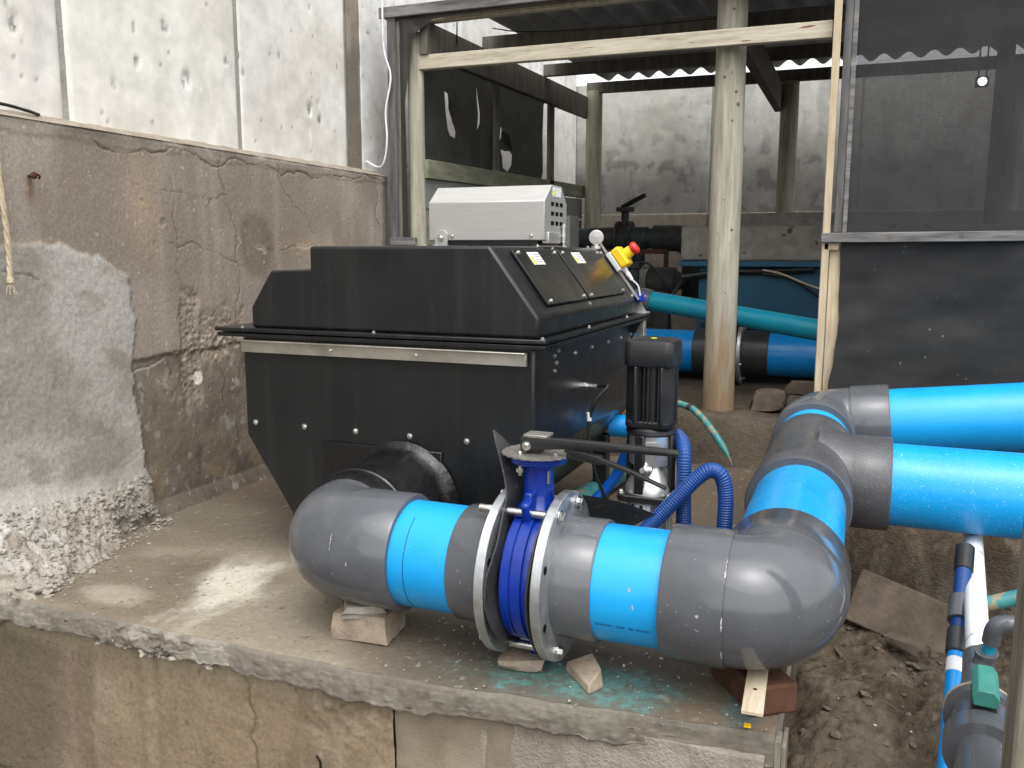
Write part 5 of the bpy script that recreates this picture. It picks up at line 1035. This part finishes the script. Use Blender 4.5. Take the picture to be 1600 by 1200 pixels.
# rubble at the wall's foot and loose grit: too many to count
def scatter(name, pts, m, label, cat, seed):
    rnd = random.Random(seed); b = MB()
    base = [(0, 0, 1), (.94, 0, .33), (.29, .89, .33), (-.76, .55, .33), (-.76, -.55, .33), (.29, -.89, .33), (.76, .55, -.33), (-.29, .89, -.33), (-.94, 0, -.33), (-.29, -.89, -.33), (.76, -.55, -.33), (0, 0, -1)]
    tri = [(0, 1, 2), (0, 2, 3), (0, 3, 4), (0, 4, 5), (0, 5, 1), (1, 6, 2), (2, 7, 3), (3, 8, 4), (4, 9, 5), (5, 10, 1), (2, 6, 7), (3, 7, 8), (4, 8, 9), (5, 9, 10), (1, 10, 6), (11, 7, 6), (11, 8, 7), (11, 9, 8), (11, 10, 9), (11, 6, 10)]
    for x, y, z, s_ in pts:
        e = Matrix.Rotation(rnd.uniform(0, 6), 3, 'Z') @ Matrix.Rotation(rnd.uniform(-.6, .6), 3, 'X'); sc_ = Vector((s_*rnd.uniform(.6, 1.3), s_*rnd.uniform(.6, 1.3), s_*rnd.uniform(.3, .8)))
        b.add([e @ Vector((p[0]*sc_.x*rnd.uniform(.75, 1.2), p[1]*sc_.y*rnd.uniform(.75, 1.2), p[2]*sc_.z))+Vector((x, y, z)) for p in base], tri)
    o = b.build(name, m, None, 0, nofix=True); return tag(o, label, cat, kind='stuff')
rnd = random.Random(5)
pts = []
for i in range(260):
    y_ = rnd.uniform(1.84, 2.6); pts.append((-2.36-.27*(y_-1.8)+abs(rnd.gauss(0, .05)), y_, .003, abs(rnd.gauss(0, .0045))+.0015))
ii = np.argwhere((fz > .25) & (Yw > 1.8) & (Zw > -.02)); rnd2 = np.random.RandomState(4)
for i, j in ii[rnd2.choice(len(ii), 1500)]:
    pts.append((float(-2.6+d[i, j])-.002, float(Yd[i, j]), float(Zd[i, j]), float(min(.020, abs(rnd2.normal(0, .0055))+.0018))))
pts += [(rnd.gauss(-2.38, .03), rnd.gauss(1.86, .03), rnd.uniform(-.01, .03), abs(rnd.gauss(0, .012))+.006) for i in range(70)]
pts += [(rnd.uniform(-2.5, -.2), 1.79+rnd.uniform(.02, .5), .002, abs(rnd.gauss(0, .0022))+.0008) for i in range(380)]
pts += [(rnd.uniform(-2.05, -1.62), 1.80+rnd.gauss(0, .006)-.004, -.05-rnd.random()*.04, abs(rnd.gauss(0, .007))+.004) for i in range(130)]
scatter('rubble_grit', pts, 'greystone', 'loose mortar crumbs scattered over the slab and at the wall foot', 'rubble', 3)
pts = [(rnd.uniform(-.1, 1.0), rnd.uniform(1.9, 3.6), 0, abs(rnd.gauss(0, .005))+.002) for i in range(600)]
gz_ = lambda x, y: -.54+.26*float(sst(1.7, 2.75, np.array(y)))+.03*float(sst(2.75, 3.5, np.array(y)))-.06*float(sst(.5, 2.2, np.array(x)))+.04*float(fbm(np.array([x]), np.array([y]), 5, 5, 11)[0])+.012
pts += [(rnd.uniform(-.05, .9), rnd.uniform(1.95, 3.4), 0, rnd.uniform(.01, .032)) for i in range(36)]
pts = [(x, y, gz_(x, y), s_) for x, y, _, s_ in pts]
scatter('mud_crumbs', pts, 'oldbrick', 'crumbs of dry mud strewn over the pit', 'crumbs', 4)
pts = [(rnd.gauss(-.5, .25), rnd.gauss(2.02, .09), .002, abs(rnd.gauss(0, .0024))+.001) for i in range(70)]
scatter('white_chips', pts, 'debris', 'thin white flakes of plastic and plaster on the slab around the valve', 'chips', 6)
rndm = random.Random(9)
rb_ = MB(); r3 = random.Random(12)
for k in range(40):
    x, y = r3.uniform(-.05, .95), r3.uniform(1.95, 3.45); a = r3.uniform(0, 6.3); L_ = r3.uniform(.02, .09); z = gz_(x, y)+.02; c_ = r3.uniform(-1, 1)
    rb_.tube(spline([(x, y, z), (x+cos(a)*L_*.5, y+sin(a)*L_*.5, z+.012), (x+cos(a+c_)*L_, y+sin(a+c_)*L_, z-.004)], 4), r3.uniform(.0008, .0018), 5)
tag(rb_.build('dry_roots', 'oldbrick', None, 0, nofix=True), 'dry roots and straws lying on the mud in the pit', 'roots', kind='stuff')
# a bent black wire end sticking up at the bottom of the plinth
tag(MB().tube(spline([(-1.265, 1.79, -.40), (-1.272, 1.785, -.33), (-1.268, 1.78, -.285), (-1.275, 1.775, -.262)], 6), .0035, 6).build('wire_end', 'cable', None, origin=(-1.27, 1.79, -.4)), 'short bent black wire sticking up before the plinth wall', 'wire')
